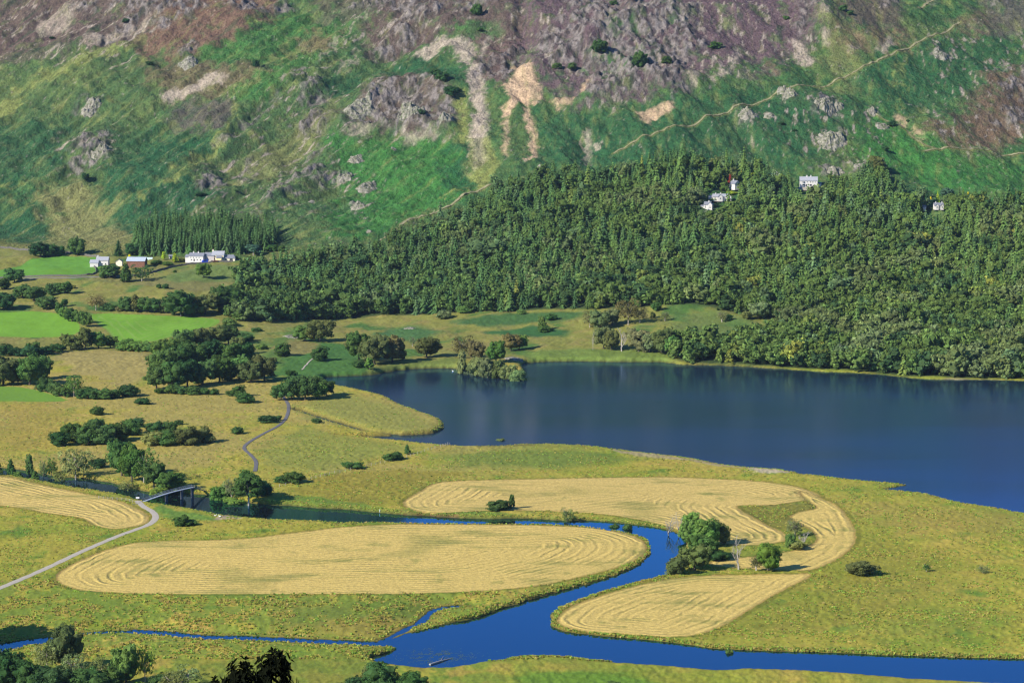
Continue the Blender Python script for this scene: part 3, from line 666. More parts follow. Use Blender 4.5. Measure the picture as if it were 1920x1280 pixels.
classes = [('meadow_ground', (zq < 1.5) & ~hq & ~wq, M['meadow']), ('mown_hayfield_ground', (zq >= 1.5) & (zq < 2.5) & ~wq & ~hq, M['hay']),
           ('pasture_ground', (zq >= 2.5) & ~wq, M['pasture']), ('fell_hillside', hq & ~wq, M['hill']), ('lake_bed_ground', wq, M['bed'])]
V = np.stack([gx, gy, gz], 1)
for nm, msk, mt in classes:
    q = Q[msk]; u, inv = np.unique(q, return_inverse=True)
    me = mesh_np(nm, V[u], inv.reshape(q.shape), 4, mt, True, tint[u], edge[u])
    tag(obj(nm, me), kind='structure')
# steep ground falling away below the viewpoint
ax = np.linspace(-330, 330, 80); ay = np.concatenate([[-400, -200], np.linspace(-60, 60, 25), np.linspace(70, 520, 40)])
XX, YY = np.meshgrid(ax, ay); xx, yy = XX.ravel(), YY.ravel()
zc = np.interp(yy, [-400, -60, 4, 9, 30, 90, 200, 330, 480, 520], [230, 202, 198.3, 194, 165, 120, 62, 18, 1.5, FLAT - .02])
zc = zc + fbm(xx / 22, yy / 22, 4, 301) * 6 * sstep(515, 440, yy) * sstep(6, 25, np.hypot(xx, yy))
q = np.arange(len(xx)).reshape(XX.shape); q = np.stack([q[:-1, :-1], q[:-1, 1:], q[1:, 1:], q[1:, :-1]], -1).reshape(-1, 4)
tc_ = np.tile(A(60, 74, 40), (len(xx), 1)) * (1 + .4 * fbm(xx / 8, yy / 8, 3, 305)[:, None])
tag(obj('viewpoint_hillside', mesh_np('viewpoint_hillside', np.stack([xx, yy, zc], 1), q, 4, M['hill'], True, tc_)), kind='structure')
def near_z(x, y): return float(np.interp(y, [-400, -60, 4, 9, 30, 90, 200, 330, 480, 520], [230, 202, 198.3, 194, 165, 120, 62, 18, 1.5, FLAT - .02]))

# ------------------------------------------------------------------ water sheets (split where land lies between lake and river)
DIV = W([(-1500,800),(-400,835),(0,845),(400,862),(560,880),(800,890),(1200,885),(1500,902),(1700,940),(1920,985),(2300,1060),(3500,1150)], 0)
def sheet(name, outer, mat):
    mb = MB(); n = len(DIV); vs = [(x, y, 0) for x, y in DIV] + [(x, outer, 0) for x, y in DIV]
    fc = [(i, i + 1, n + i + 1, n + i) if outer > 1000 else (n + i, n + i + 1, i + 1, i) for i in range(n - 1)]
    mb.add(vs, fc); return tag(mb.build(name, mat), kind='structure')
sheet('lake_water', 1790, M['lakewater']); sheet('river_water', 540, M['riverwater'])

# ------------------------------------------------------------------ paths laid on the ground
def strip(name, line, hw, mat, lift=.10, step=1.2, jit=.15):
    L = np.array(line); seg = np.hypot(*np.diff(L, axis=0).T); s = np.concatenate([[0], np.cumsum(seg)])
    t = np.arange(0, s[-1], step); px, py = np.interp(t, s, L[:, 0]), np.interp(t, s, L[:, 1])
    dx, dy = np.gradient(px), np.gradient(py); l = np.hypot(dx, dy); nx, ny = -dy / l, dx / l
    w = hw * (1 + jit * fbm(t / 7, t * 0, 3, 7) * 2)
    cols = []
    for k in (-1, -.5, 0, .5, 1):
        x, y = px + nx * w * k, py + ny * w * k; cols.append(np.stack([x, y, height(x, y) + lift - .05 * abs(k)], 1))
    zmin = cols[2][:, 2]
    for c in cols: c[:, 2] = np.maximum(c[:, 2], zmin - .25)
    Vv = np.stack(cols, 1).reshape(-1, 3); n = len(t)
    i = np.arange(n * 5).reshape(n, 5); q = np.stack([i[:-1, :-1], i[:-1, 1:], i[1:, 1:], i[1:, :-1]], -1).reshape(-1, 4)
    return tag(obj(name, mesh_np(name, Vv, q, 4, mat, True)), kind='structure')
strip('gravel_path', wPATH['gravel'][0], 1.45, M['gravel'])
strip('dark_lakeside_path', wPATH['board'][0], .95, M['boardwalk'], .2)
strip('woodland_path', wPATH['wood'][0], .5, M['gravel'], .2)
strip('farm_lane', wPATH['lane'][0], 1.7, M['lane'], .15)
for k, (ln, w) in wFELL.items(): strip('fell_path', ln, w, M['trackdirt'], .35, 2.0, .5)
# ------------------------------------------------------------------ plant prototypes (unit size: width 1, height 1)
def ico(sub):
    import bmesh
    bm = bmesh.new(); bmesh.ops.create_icosphere(bm, subdivisions=sub, radius=1)
    v = np.array([q.co[:] for q in bm.verts]); f = np.array([[q.index for q in p.verts] for p in bm.faces]); bm.free()
    return v, f
ICO1, ICO2 = ico(1), ico(2)
def cards(c, nrm, size, r, jitter=.55, elong=1.0):
    """one ragged triangle per leaf clump, facing roughly along nrm"""
    n = len(c); d = nrm + r.normal(0, jitter, (n, 3)); d /= np.linalg.norm(d, axis=1)[:, None]
    t = np.cross(d, r.normal(0, 1, (n, 3))); t /= np.linalg.norm(t, axis=1)[:, None] + 1e-9; b = np.cross(d, t)
    s = size * r.uniform(.6, 1.35, (n, 1)); out = []
    a0 = r.uniform(0, 2 * PI, n)
    for k in range(3):
        a = a0 + 2 * PI * k / 3 + r.uniform(-.35, .35, n)
        out.append(c + (t * np.cos(a)[:, None] * elong + b * np.sin(a)[:, None]) * s)
    return np.stack(out, 1).reshape(-1, 3), np.arange(3 * n).reshape(n, 3)
def lobe_crown(seed, ncard, csize, nl=12, lo=.06, wide=.5, flat=1.0, core=.80, kind='round', sub=1, nsub=7, ss=.42, jit=.42):
    """main boughs (lobes) carrying leaf clumps (sub-lobes) carrying leaf sprays (cards)"""
    r = np.random.default_rng(seed); V = []; Fq = []; T = []; base = 0
    cs, rs = [], []
    for i in range(nl):
        a = 2.4 * i + r.uniform(-.5, .5); u = (i + r.uniform(0, 1)) / nl
        if kind == 'round':
            z = lo + (1 - lo) * (.20 + .60 * u); rad = wide * np.sqrt(max(0.02, 1 - ((z - .50) / .58) ** 2)) * r.uniform(.40, .74)
            s = r.uniform(.15, .27)
        elif kind == 'tall':
            z = lo + (1 - lo) * (.12 + .74 * u); rad = wide * (1 - .62 * u) * r.uniform(.2, .62); s = r.uniform(.14, .24) * (1.15 - .4 * u)
        elif kind == 'bush':
            z = .16 + .54 * u; rad = wide * np.sqrt(max(.03, 1 - (z / .95) ** 2)) * r.uniform(.35, .85); s = r.uniform(.17, .30)
        else:
            z = lo + (1 - lo) * (.15 + .72 * u); rad = wide * (1 - .45 * u) * r.uniform(.25, .75); s = r.uniform(.15, .24)
        cs.append((rad * np.cos(a), rad * np.sin(a), z)); rs.append(s)
    cs = np.array(cs); rs = np.array(rs); zf = .85 if kind != 'pads' else .45
    for c, s in zip(cs, rs):
        v, f = ICO1 if sub == 1 else ICO2
        q = v * (1 + .28 * r.normal(0, .5, (len(v), 1)))
        q = q * [s * core, s * core, s * zf * core] + c; V.append(q); Fq.append(f + base); base += len(q); T.append(np.full(len(q), .75))  # core tinted darker: shade in the gaps between clumps, put into the colour
    m = nl * nsub; own = np.repeat(np.arange(nl), nsub)
    d = r.normal(0, 1, (m, 3)); d[:, 2] = d[:, 2] * .8 + .3; d /= np.linalg.norm(d, axis=1)[:, None]
    sr = rs[own] * ss * r.uniform(.7, 1.3, m); sc_ = cs[own] + d * np.stack([rs[own], rs[own], rs[own] * zf], 1) * .88
    lum = r.uniform(.66, 1.34, m) * np.repeat(r.uniform(.85, 1.15, nl), nsub)
    w = sr ** 2; w /= w.sum(); k = r.choice(m, ncard, p=w)
    e = r.normal(0, 1, (ncard, 3)); e += d[k] * .7; e[:, 2] += .2; e /= np.linalg.norm(e, axis=1)[:, None]
    p = sc_[k] + e * sr[k, None] * [1, 1, .8] * r.uniform(.6, 1.1, (ncard, 1))
    keep = p[:, 2] > .02; p, e, k = p[keep], e[keep], k[keep]
    v, f = cards(p, e, csize, r, jit)
    V.append(v); Fq.append(f + base); T.append(np.repeat(lum[k] * r.uniform(.78, 1.25, len(k)), 3))
    V = np.concatenate(V); Fq = np.concatenate(Fq); T = np.concatenate(T)
    V[:, 2] = np.clip(V[:, 2], .0, 1.04)
    return V, Fq, np.repeat(T[:, None], 3, 1)
def conifer_crown(seed, levels, per, csize, wide=.5, lo=.06, power=.85):
    r = np.random.default_rng(seed); V = []; Fq = []; base = 0; T = []
    k = 9; V.append(np.array([[.30 * wide * 1.3 * np.cos(t) * (.8 + .4 * r.random()), .30 * wide * 1.3 * np.sin(t), lo + .05] for t in np.linspace(0, 2 * PI, k, False)] + [[0, 0, .93]]))
    Fq.append(np.array([[i, (i + 1) % k, k] for i in range(k)])); base = k + 1; T.append(np.full(k + 1, .7))  # inner cone tinted darker, the crown's inner shade put into its colour
    for L in range(levels):
        t = (L + .5) / levels; z = lo + (1 - lo) * t; R = wide * (1 - t) ** power * (1 + .22 * r.normal()) + .015
        m = max(4, int(per * (1 - t * .6))); off = r.uniform(0, 6.28)
        for j in range(m):
            a = off + 2 * PI * j / m + r.normal(0, .15); RR = R * r.uniform(.75, 1.15); ca, sa = np.cos(a), np.sin(a)
            w = csize * (1 + .3 * r.normal()) * (.5 + .7 * (1 - t)); dz = RR * r.uniform(.15, .5)
            root = np.array([ca * RR * .12, sa * RR * .12, z + .03]); tip = np.array([ca * RR, sa * RR, z - dz]); md = (root + tip) / 2 + [0, 0, .02]
            side = np.array([-sa, ca, 0]) * w
            V.append(np.array([root, md - side + [0, 0, -.015], tip, md + side + [0, 0, -.015], md + [0, 0, .006 + w * .15]]))
            Fq.append(np.array([[0, 1, 4], [1, 2, 4], [2, 3, 4], [3, 0, 4]]) + base); base += 5; T.append(np.full(5, r.uniform(.85, 1.15)))
    T = np.concatenate(T); return np.concatenate(V), np.concatenate(Fq), np.repeat(T[:, None], 3, 1)
def trunk_mb(seed, top=.62, r0=.035, limbs=6, spread=.28, lean=.03):
    r = random.Random(seed); mb = MB()
    bx, by = r.uniform(-lean, lean), r.uniform(-lean, lean)
    pts = [(0, 0, -.06), (bx * .3, by * .3, .06), (bx, by, top * .5), (bx * 1.6, by * 1.6, top)]
    mb.tube(pts, [r0 * 1.5, r0, r0 * .75, r0 * .35], 7)
    for i in range(limbs):
        a = 2 * PI * i / limbs + r.uniform(-.4, .4); z0 = top * r.uniform(.35, .8); L = spread * r.uniform(.7, 1.1)
        mb.tube([(bx, by, z0), (math.cos(a) * L * .5 + bx, math.sin(a) * L * .5 + by, z0 + .12), (math.cos(a) * L + bx, math.sin(a) * L + by, z0 + .3 * r.uniform(.6, 1))], [r0 * .5, r0 * .33, r0 * .12], 5)
    return mb
def bare_mb(seed, depth=5, twigs=True, r0=.03, up=.8, lenf=.26):
    r = random.Random(seed); tr = MB(); br = MB()
    def grow(p, d, L, rad, lev):
        q = [p]; dd = d
        for i in range(3):
            dd = (dd + Vector((r.uniform(-.22, .22), r.uniform(-.22, .22), r.uniform(-.05, .18)))).normalized(); q.append(q[-1] + dd * L / 3)
        (tr if lev == 0 else br).tube(q, [rad, rad * .85, rad * .72, rad * .6], 6 if lev < 2 else 4, False)
        if lev < depth:
            n = r.choice((3, 4)) if lev < 2 else 3
            for i in range(n):
                a = 2 * PI * i / n + r.uniform(-.5, .5); e = Vector((math.cos(a), math.sin(a), up + r.uniform(-.3, .4))).normalized()
                s = q[2] if i == 1 else q[-1]
                lead = i == 0 and lev < 3
                grow(s, (dd * 1.6 + e * .35).normalized() if lead else (dd * .35 + e).normalized(), L * (.85 if lead else r.uniform(.5, .75)), rad * (.72 if lead else .45), lev + 1)
    grow(Vector((0, 0, -.03)), Vector((0, 0, 1)), lenf, r0, 0)
    mz = max(v[2] for v in br.v); mx = max(max(abs(v[0]), abs(v[1])) for v in br.v)
    for mb in (tr, br): mb.v = [(x / mx * .5, y / mx * .5, z / mz) for x, y, z in mb.v]
    return tr, br

PROTO = {}
def crown_mesh(key, vft):
    V, Fq, T = vft; PROTO[key] = mesh_np('crown', V, Fq, 3, M['leaves'], False, T)
def only_mesh(mb, mat):
    me = bpy.data.meshes.new('m'); me.from_pydata(mb.v, [], mb.f); me.materials.append(mat); me.polygons.foreach_set('use_smooth', [True] * len(me.polygons)); return me
VAR = {'round': 5, 'bush': 4, 'tall': 3, 'pads': 3, 'conifer': 3, 'open': 3, 'bare': 3, 'thin': 3}
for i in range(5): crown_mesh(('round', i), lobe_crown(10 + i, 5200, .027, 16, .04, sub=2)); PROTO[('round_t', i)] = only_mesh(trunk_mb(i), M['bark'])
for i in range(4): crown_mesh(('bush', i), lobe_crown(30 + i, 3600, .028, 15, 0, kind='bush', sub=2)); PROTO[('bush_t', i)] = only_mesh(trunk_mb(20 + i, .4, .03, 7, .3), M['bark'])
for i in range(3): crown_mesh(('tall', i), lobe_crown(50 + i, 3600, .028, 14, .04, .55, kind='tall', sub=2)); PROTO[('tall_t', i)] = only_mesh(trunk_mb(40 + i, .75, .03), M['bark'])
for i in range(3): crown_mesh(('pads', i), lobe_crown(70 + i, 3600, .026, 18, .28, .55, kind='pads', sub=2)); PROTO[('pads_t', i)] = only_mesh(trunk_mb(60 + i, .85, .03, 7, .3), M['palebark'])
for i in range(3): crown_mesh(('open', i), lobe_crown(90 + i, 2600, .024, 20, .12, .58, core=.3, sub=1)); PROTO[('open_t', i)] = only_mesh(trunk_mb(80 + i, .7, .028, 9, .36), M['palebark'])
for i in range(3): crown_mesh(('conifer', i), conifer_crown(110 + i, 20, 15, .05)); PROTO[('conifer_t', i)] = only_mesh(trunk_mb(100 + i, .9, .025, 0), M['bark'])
for i in range(3):
    a, b = bare_mb(120 + i); PROTO[('bare_t', i)] = only_mesh(a, M['silverwood']); PROTO[('bare', i)] = only_mesh(b, M['silverwood'])
for i in range(3):
    a, b = bare_mb(130 + i, 4, lenf=.24); PROTO[('thin_t', i)] = only_mesh(a, M['palebark']); PROTO[('thin', i)] = only_mesh(b, M['twig'])

def G(*rgb): return s2l(rgb) * np.array([1.52, 1.48, 1.18])
GREEN = {'dark': G(62,88,52), 'mid': G(78,106,58), 'bright': G(92,118,58), 'olive': G(98,108,66), 'grey': G(98,112,80), 'brown': G(98,98,70), 'blue': G(74,104,88), 'deep': G(48,76,50), 'lime': G(140,160,60), 'yellow': G(190,180,50), 'red': G(130,60,50), 'purple': G(62,44,56), 'olivedark': G(80,90,58)}
NAMES = {'round': ('broadleaf_tree', 'tree'), 'bush': ('leafy_bush', 'bush'), 'tall': ('slender_tree', 'tree'), 'pads': ('pine_tree', 'tree'), 'conifer': ('conifer_tree', 'tree'), 'open': ('airy_tree', 'tree'), 'bare': ('dead_tree', 'tree'), 'thin': ('thin_leaved_tree', 'tree')}
def ground_pt(u, v, flat=False):
    p = W([(u, v)])[0]; return p[0], p[1], hz(p[0], p[1])
def plant(kind, u, v, hpx, wpx, green, label, group=None, name=None, zoff=0.0):
    x, y, z = ground_pt(u, v); px = y / F
    i = rng.integers(VAR[kind]); nm, cat = NAMES[kind]
    hgt, wid = hpx * px, wpx * px
    t = empty(name or nm, (x, y, z - .15 + zoff), rng.uniform(0, 6.28)); tag(t, label, cat, group)
    sc_ = (wid * rng.uniform(.97, 1.06), wid * rng.uniform(.97, 1.06), hgt)
    c = GREEN[green] * rng.uniform(.82, 1.25) * np.array([rng.uniform(.9, 1.15), 1, rng.uniform(.85, 1.1)])
    cr = obj('crown' if kind not in ('bare', 'thin') else 'branches', PROTO[(kind, i)], t, color=c); cr.scale = sc_
    tr = obj('trunk' if kind != 'bush' else 'stems', PROTO[(kind + '_t', i)], t); tr.scale = sc_
    if kind == 'thin':
        c2 = obj('foliage', PROTO[('open', i)], t, color=c); c2.scale = (sc_[0], sc_[1], sc_[2]); 
    return t
ORD = ['first', 'second', 'third', 'fourth', 'fifth', 'sixth', 'seventh', 'eighth', 'ninth', 'tenth', 'eleventh', 'twelfth', 'thirteenth', 'fourteenth', 'fifteenth', 'sixteenth']
def row(where, group, items):
    """items: (kind, u, v, h, w, green, look); numbered from the left in the row"""
    items = sorted(items, key=lambda e: e[1])
    for i, (kind, u, v, h, w, g, look) in enumerate(items):
        o = ('leftmost' if i == 0 else 'rightmost' if i == len(items) - 1 else ORD[i] + ' from left')
        plant(kind, u, v, h, w, g, f'{look}, {o} {where}', group)

plant('round', -92, 1206, 130, 120, 'dark', 'large tree just beyond the left edge that shades the stream')
# single plants, each named by where it stands
for a in [
 ('round',145,476,36,34,'dark','dark pointed tree standing alone behind the upper farm pasture wall'),
 ('conifer',145,474,36,26,'deep','dark conifer rising from the lone tree behind the farm pasture'),
 ('round',27,530,28,36,'dark','round dark tree on the wall below the farm pasture'),
 ('round',4,545,24,34,'dark','dark tree cut by the left edge beside the lane'),
 ('round',6,582,34,50,'deep','dark tree at the left edge above the bright pasture'),
 ('bush',137,540,9,10,'olive','tiny windblown thorn beside the pair of trees below the lane'),
 ('round',340,593,52,58,'dark','large dark oak at the top edge of the mown pasture'),
 ('round',384,590,42,48,'olivedark','broad brownish tree right of the large oak by the mown pasture'),
 ('round',425,586,50,58,'dark','large tree at the left tip of the big wood'),
 ('round',382,523,30,28,'mid','round tree on the slope below the white farmhouse'),
 ('round',205,522,26,42,'dark','dark spreading tree in front of the left cottage'),
 ('tall',236,528,36,28,'dark','tall dark tree between the cottage and the barn'),
 ('open',266,527,32,34,'dark','tree with a pale trunk in front of the rusty barn'),
 ('bush',298,542,10,10,'dark','smaller of two round bushes on the slope below the barn'),
 ('bush',310,543,11,13,'dark','larger of two round bushes on the slope below the barn'),
 ('bush',328,512,6,7,'dark','tiny bush under the farm track on the slope'),
 ('conifer',222,478,32,26,'deep','dark conifer behind the left cottage'),
 ('round',247,478,24,28,'deep','dark rounded tree behind the rusty barn'),
 ('tall',243,492,18,11,'yellow','yellow green garden tree just left of the barn'),
 ('tall',307,489,17,11,'lime','lime green garden tree between the barn and the farmhouse'),
 ('tall',328,492,18,14,'lime','light green garden tree near the left end of the farmhouse'),
 ('bush',294,497,10,22,'dark','dark garden shrub right of the barn'),
 ('bush',313,497,8,20,'mid','green garden shrub below the lime green tree'),
 ('bush',342,490,8,14,'olive','low garden shrub beside the farmhouse gable'),
 ('pads',475,476,22,32,'blue','blue green cedar right of the yellow farm building'),
 ('bush',510,470,16,22,'dark','round bush at the right end of the plantation'),
 ('bush',528,473,13,15,'dark','small round bush on the fell right of the plantation'),
 ('conifer',586,481,18,13,'dark','lone small conifer on the bracken slope above the wood'),
 ('bush',440,487,10,16,'mid','shrub by the lane at the yellow farm building'),
 ('bush',267,758,14,29,'deep','dark oval bush alone in the straw coloured meadow'),
 ('bush',183,778,20,26,'dark','rounded bush alone above the large thicket in the meadow'),
 ('bush',500,792,17,34,'deep','low dark bush beside the dark curving path'),
 ('bush',519,788,11,18,'deep','small low bush touching the dark curving path'),
 ('bush',445,813,16,24,'dark','small bush standing left of the dark curving path'),
 ('bush',593,793,11,19,'dark','small dark bush on the marsh right of the dark path'),
 ('bush',550,905,24,40,'dark','bush on the meadow near the lone riverside pine'),
 ('bush',527,905,16,26,'dark','low bush left of the meadow bush near the riverside pine'),
 ('bush',661,878,15,38,'dark','low bush at the meadow fence line, nearest the river'),
 ('bush',730,863,15,28,'dark','low bush in the middle of the meadow fence line'),
 ('bush',745,861,17,22,'dark','rounded bush touching the middle fence line bush'),
 ('tall',763,851,19,14,'dark','upright bush at the lake end of the fence line'),
 ('bush',340,986,23,30,'dark','bush beside the gravel path below the footbridge'),
 ('bush',358,984,12,24,'mid','low sprawling bush right of the bush by the gravel path'),
 ('pads',466,940,72,62,'dark','tall open crowned tree on the river bank right of footbridge'),
 ('bush',490,930,36,40,'deep','dark bush under the tall open tree by the river'),
 ('bush',410,928,38,36,'mid','leafy bush on the river bank beside the footbridge end'),
 ('thin',436,930,42,30,'grey','thin grey tree between the footbridge and the tall riverside tree'),
 ('bush',440,934,18,44,'bright','low bright bushes on the bank left of the tall riverside tree'),
 ('bush',592,952,6,10,'mid','tiny tuft of bush on the far river bank'),
 ('bush',935,955,22,50,'dark','wide low bush on the meadow above the river'),
 ('tall',960,953,30,17,'dark','small upright tree at the right end of the wide bush'),
 ('thin',1064,972,32,22,'olive','small thin tree leaning on the bank above the blue river'),
 ('bush',1152,983,15,20,'dark','low bank bush beside the river, left of two'),
 ('bush',1177,987,20,18,'dark','taller bank bush beside the river, right of two'),
 ('bush',890,972,8,12,'dark','tiny bush on the bank below the wide meadow bush'),
 ('bare',1253,1000,46,36,'grey','bare grey tree leaning at the bend of the river'),
 ('bare',1274,998,42,30,'grey','bare forked tree beside the river bend, right of its twin'),
 ('round',1296,988,30,32,'bright','bright green tree top at the upper end of the river grove'),
 ('round',1290,1012,40,34,'mid','green tree on the bank in the river grove'),
 ('round',1322,1025,56,56,'mid','large green tree in the middle of the river grove'),
 ('round',1345,1020,44,44,'olive','yellowish tree at the right side of the river grove'),
 ('round',1318,1048,50,50,'dark','dark green tree at the heart of the river grove'),
 ('bush',1345,1050,24,40,'deep','dark undergrowth at the right foot of the river grove'),
 ('bush',1270,1076,40,40,'olivedark','grey green willow overhanging the river at the grove'),
 ('round',1302,1068,50,60,'olivedark','spreading tree with a pale trunk at the front of the grove'),
 ('bare',1385,1068,66,46,'grey','tall bare grey tree standing between the grove and bright tree'),
 ('round',1440,1070,54,48,'bright','bright green round tree on the field edge right of the bare tree'),
 ('thin',1418,1070,30,24,'brown','brown bare shrub at the left foot of the bright green tree'),
 ('thin',1490,1005,34,32,'grey','grey twiggy tree in the mown field clump'),
 ('round',1481,1029,30,22,'mid','dark green tree in the mown field clump'),
 ('bare',1507,1024,32,32,'grey','pale bare tree in the mown field clump'),
 ('bush',1496,1030,20,32,'olive','olive bush at the foot of the mown field clump'),
 ('bush',1613,1078,32,58,'olivedark','large round bush alone in the right hand meadow'),
 ('thin',1737,1071,15,15,'dark','small wind bent thorn in the right hand meadow'),
 ('thin',1843,1074,15,22,'grey','sparse grey thorn near the right edge of the meadow'),
 ('bush',1368,1220,20,14,'mid','small bush on the near river bank, reflected in the water'),
 ('bush',1494,1223,9,18,'dark','low bush tuft on the bank near the right'),
 ('bush',1394,1221,6,8,'dark','tiny tuft on the bank right of the reflected bush'),
 ('bush',938,818,11,17,'olive','small bush growing alone in the lake'),
 ('bush',834,598,20,26,'grey','grey green bush at the wood edge on the moor'),
 ('bush',869,590,16,24,'mid','green bush at the foot of the wood on the moor'),
 ('bush',977,590,12,17,'mid','small bush below the wood at the centre'),
 ('tall',1016,622,30,22,'mid','narrow green tree on the moor in front of the wood'),
 ('bush',1034,600,14,24,'dark','dark low bush behind the narrow tree on the moor'),
 ('bush',1020,624,14,26,'dark','low bush at the foot of the narrow moor tree'),
 ('bush',1230,583,18,22,'dark','dark round bush on the moor below the wood'),
 ('bush',1224,597,14,10,'olive','slim bush under the dark round bush on the moor'),
 ('thin',1247,602,18,18,'grey','thin grey sapling on the moor'),
 ('round',1421,598,34,40,'grey','grey green tree on the moor clearing by the wood'),
 ('bush',1400,600,18,20,'olive','olive bush left of the grey green clearing tree'),
 ('bush',1366,601,14,16,'dark','small dark bush in the moor clearing'),
 ('thin',1354,603,20,20,'grey','wispy grey bush in the moor clearing'),
 ('thin',1459,600,20,18,'grey','thin pale trunked tree at the right of the clearing'),
 ('bare',1568,685,42,34,'grey','white dead tree with forked branches on the far lake shore'),
 ('bare',1112,660,36,8,'grey','white dead stem standing on the far shore meadow'),
 ('round',600,642,44,50,'olivedark','brown tinged round tree on the mound left of the lake'),
 ('round',572,640,30,40,'mid','green tree left of the brown tinged tree on the mound'),
 ('bush',530,668,28,34,'dark','dark bush on the grassy knoll above the grove'),
 ('bush',600,677,30,36,'dark','dark round bush beside the path on the bracken slope'),
 ('round',800,671,42,46,'olivedark','round olive tree alone on the lake shore meadow'),
 ('thin',773,650,20,12,'grey','small leafless sapling left of the lone shore tree'),
 ('bush',660,653,14,30,'brown','brown bush left of the lakeside trees'),
 ('tall',693,693,24,22,'bright','bright green small tree in front of the lakeside trees'),
 ('bush',673,690,18,22,'dark','dark bush at the foot of the lakeside trees'),
 ('bush',545,705,14,20,'dark','dark bush between the grove and lakeside path'),
 ('bush',490,655,12,22,'mid','small bush near the top of the bracken bank'),
 ('bush',460,640,18,30,'dark','dark bush between the grove and the wood'),
 ('bush',430,612,18,26,'mid','bush at the right corner of the mown pasture'),
 ('bush',450,603,20,30,'mid','green bush at the foot of the big wood beside the pasture'),
 ('bush',480,622,10,20,'dark','low bush on the mound top near the wood'),
 ('bush',280,129,8,14,'deep','small dark tree on the purple heather at the upper left'),
 ('bush',237,51,9,16,'deep','small dark tree high on the scree at the upper left'),
 ('bush',480,146,15,14,'deep','small dark tree on the bright bracken at upper left'),
 ('round',160,344,14,15,'deep','small dark tree below the pale crag at left'),
 ('bush',375,379,9,20,'deep','low dark bush on the bracken slope'),
 ('bush',97,63,5,10,'deep','tiny dark bush at the top left corner scree'),
 ('bush',443,366,4,8,'deep','tiny dark bush right of the low dark bush on bracken'),
 ('round',1126,118,28,30,'dark','dark tree at the foot of the grey cliff'),
 ('round',1200,140,36,28,'dark','taller dark tree among the central crags'),
 ('bush',1073,134,14,17,'dark','small dark tree between the scree fan and the crags'),
 ('bush',1045,131,12,17,'dark','small dark bush just right of the scree fan top'),
 ('bush',1250,130,16,18,'dark','dark bush at the right end of the central crags'),
 ('bush',1342,87,16,24,'dark','bushy dark tree in the heather on the right'),
 ('bush',1580,32,13,17,'dark','small dark tree near the top right of centre'),
 ('bush',1594,38,8,12,'dark','tiny dark tree below the small tree near the top right'),
 ('bush',1474,33,9,11,'dark','tiny dark tree on the heather shoulder'),
 ('bush',1182,9,14,20,'dark','dark tree on the skyline side of the central crags'),
 ('bush',1150,8,10,14,'dark','small dark tree left of the top crag tree'),
 ('bush',895,25,26,20,'dark','dark tree in the upper central heather'),
 ('bush',900,50,8,12,'dark','small dark shrub below the upper central tree'),
 ('bush',830,172,22,26,'deep','dark tree on the shaded side of the big crag'),
 ('bush',845,195,20,26,'deep','dark tree low on the right side of the big crag'),
 ('bush',815,165,16,20,'deep','dark tree on top of the big crag'),
 ('bush',855,185,12,16,'deep','small dark tree at the right edge of the big crag'),
 ('bush',790,228,12,16,'deep','dark shrub in the middle of the big crag'),
 ('round',1641,334,34,36,'olivedark','large dark tree on the fell edge right of the white house'),
 ('bush',1658,326,13,14,'deep','dark bush beside the large fell edge tree'),
 ('bush',1672,237,14,16,'deep','dark bush beside the boulder on the right fell'),
 ('bush',1466,236,6,10,'deep','tiny bush under the pale outcrop on the right fell'),
 ('bush',1702,230,5,7,'deep','tiny dark bush beside the descending fell path'),
 ('bush',1490,247,5,8,'deep','tiny dark bush below the outcrops on right fell'),
 ('bush',1660,287,10,14,'deep','dark bush on the bracken above the large edge tree'),
 ('bush',1540,262,5,9,'deep','tiny dark bush above the pale rounded outcrop'),
]:
    kind, u, v, h, w, g, lab = a
    plant(kind, u, v, h, w, g, lab)

T_, B_ = 'round', 'bush'
row('in the dark clump above the farm pasture', 'trees above the farm pasture', [(T_,76,481,30,38,'deep','dark rounded tree'),(T_,95,479,26,30,'deep','dark rounded tree'),(T_,112,477,19,22,'deep','low dark tree')])
row('of the two trees below the lane', 'pair of trees below the lane', [(T_,98,553,23,28,'dark','round dark tree'),(T_,122,552,24,30,'dark','round dark tree')])
row('of the clump above the left pasture', 'clump above the left pasture', [(T_,42,560,26,34,'dark','dark tree'),(T_,64,564,30,38,'dark','dark tree'),(T_,88,579,26,36,'dark','dark tree')])
row('in the hedge between the green pastures', 'hedge trees between the green pastures', [(T_,112,592,26,20,'dark','hedge tree'),(T_,122,599,24,22,'mid','hedge tree'),(T_,135,604,27,24,'dark','hedge tree'),(T_,150,608,27,26,'mid','hedge tree'),(T_,163,614,26,24,'mid','hedge tree'),(T_,121,575,15,12,'dark','small hedge tree')])
row('in the row above the mown pasture', 'row of trees above the mown pasture', [('open',180,582,32,34,'brown','brown grey tree'),(B_,201,582,18,20,'dark','dark bush'),(B_,213,583,14,18,'dark','dark bush'),(T_,236,584,28,28,'dark','dark tree'),('tall',255,585,34,26,'olivedark','taller tree'),(T_,274,585,30,32,'dark','dark tree'),(T_,292,585,28,30,'dark','dark tree'),('tall',306,586,28,26,'olivedark','olive tree'),(B_,225,584,12,18,'brown','brown bush')])
row('of the group left of the mown pasture', 'trees left of the mown pasture', [(T_,133,657,32,34,'olivedark','dark olive tree'),('tall',160,657,46,44,'olivedark','taller olive tree'),(T_,185,655,34,40,'mid','green tree'),(T_,207,653,26,30,'mid','green tree')])
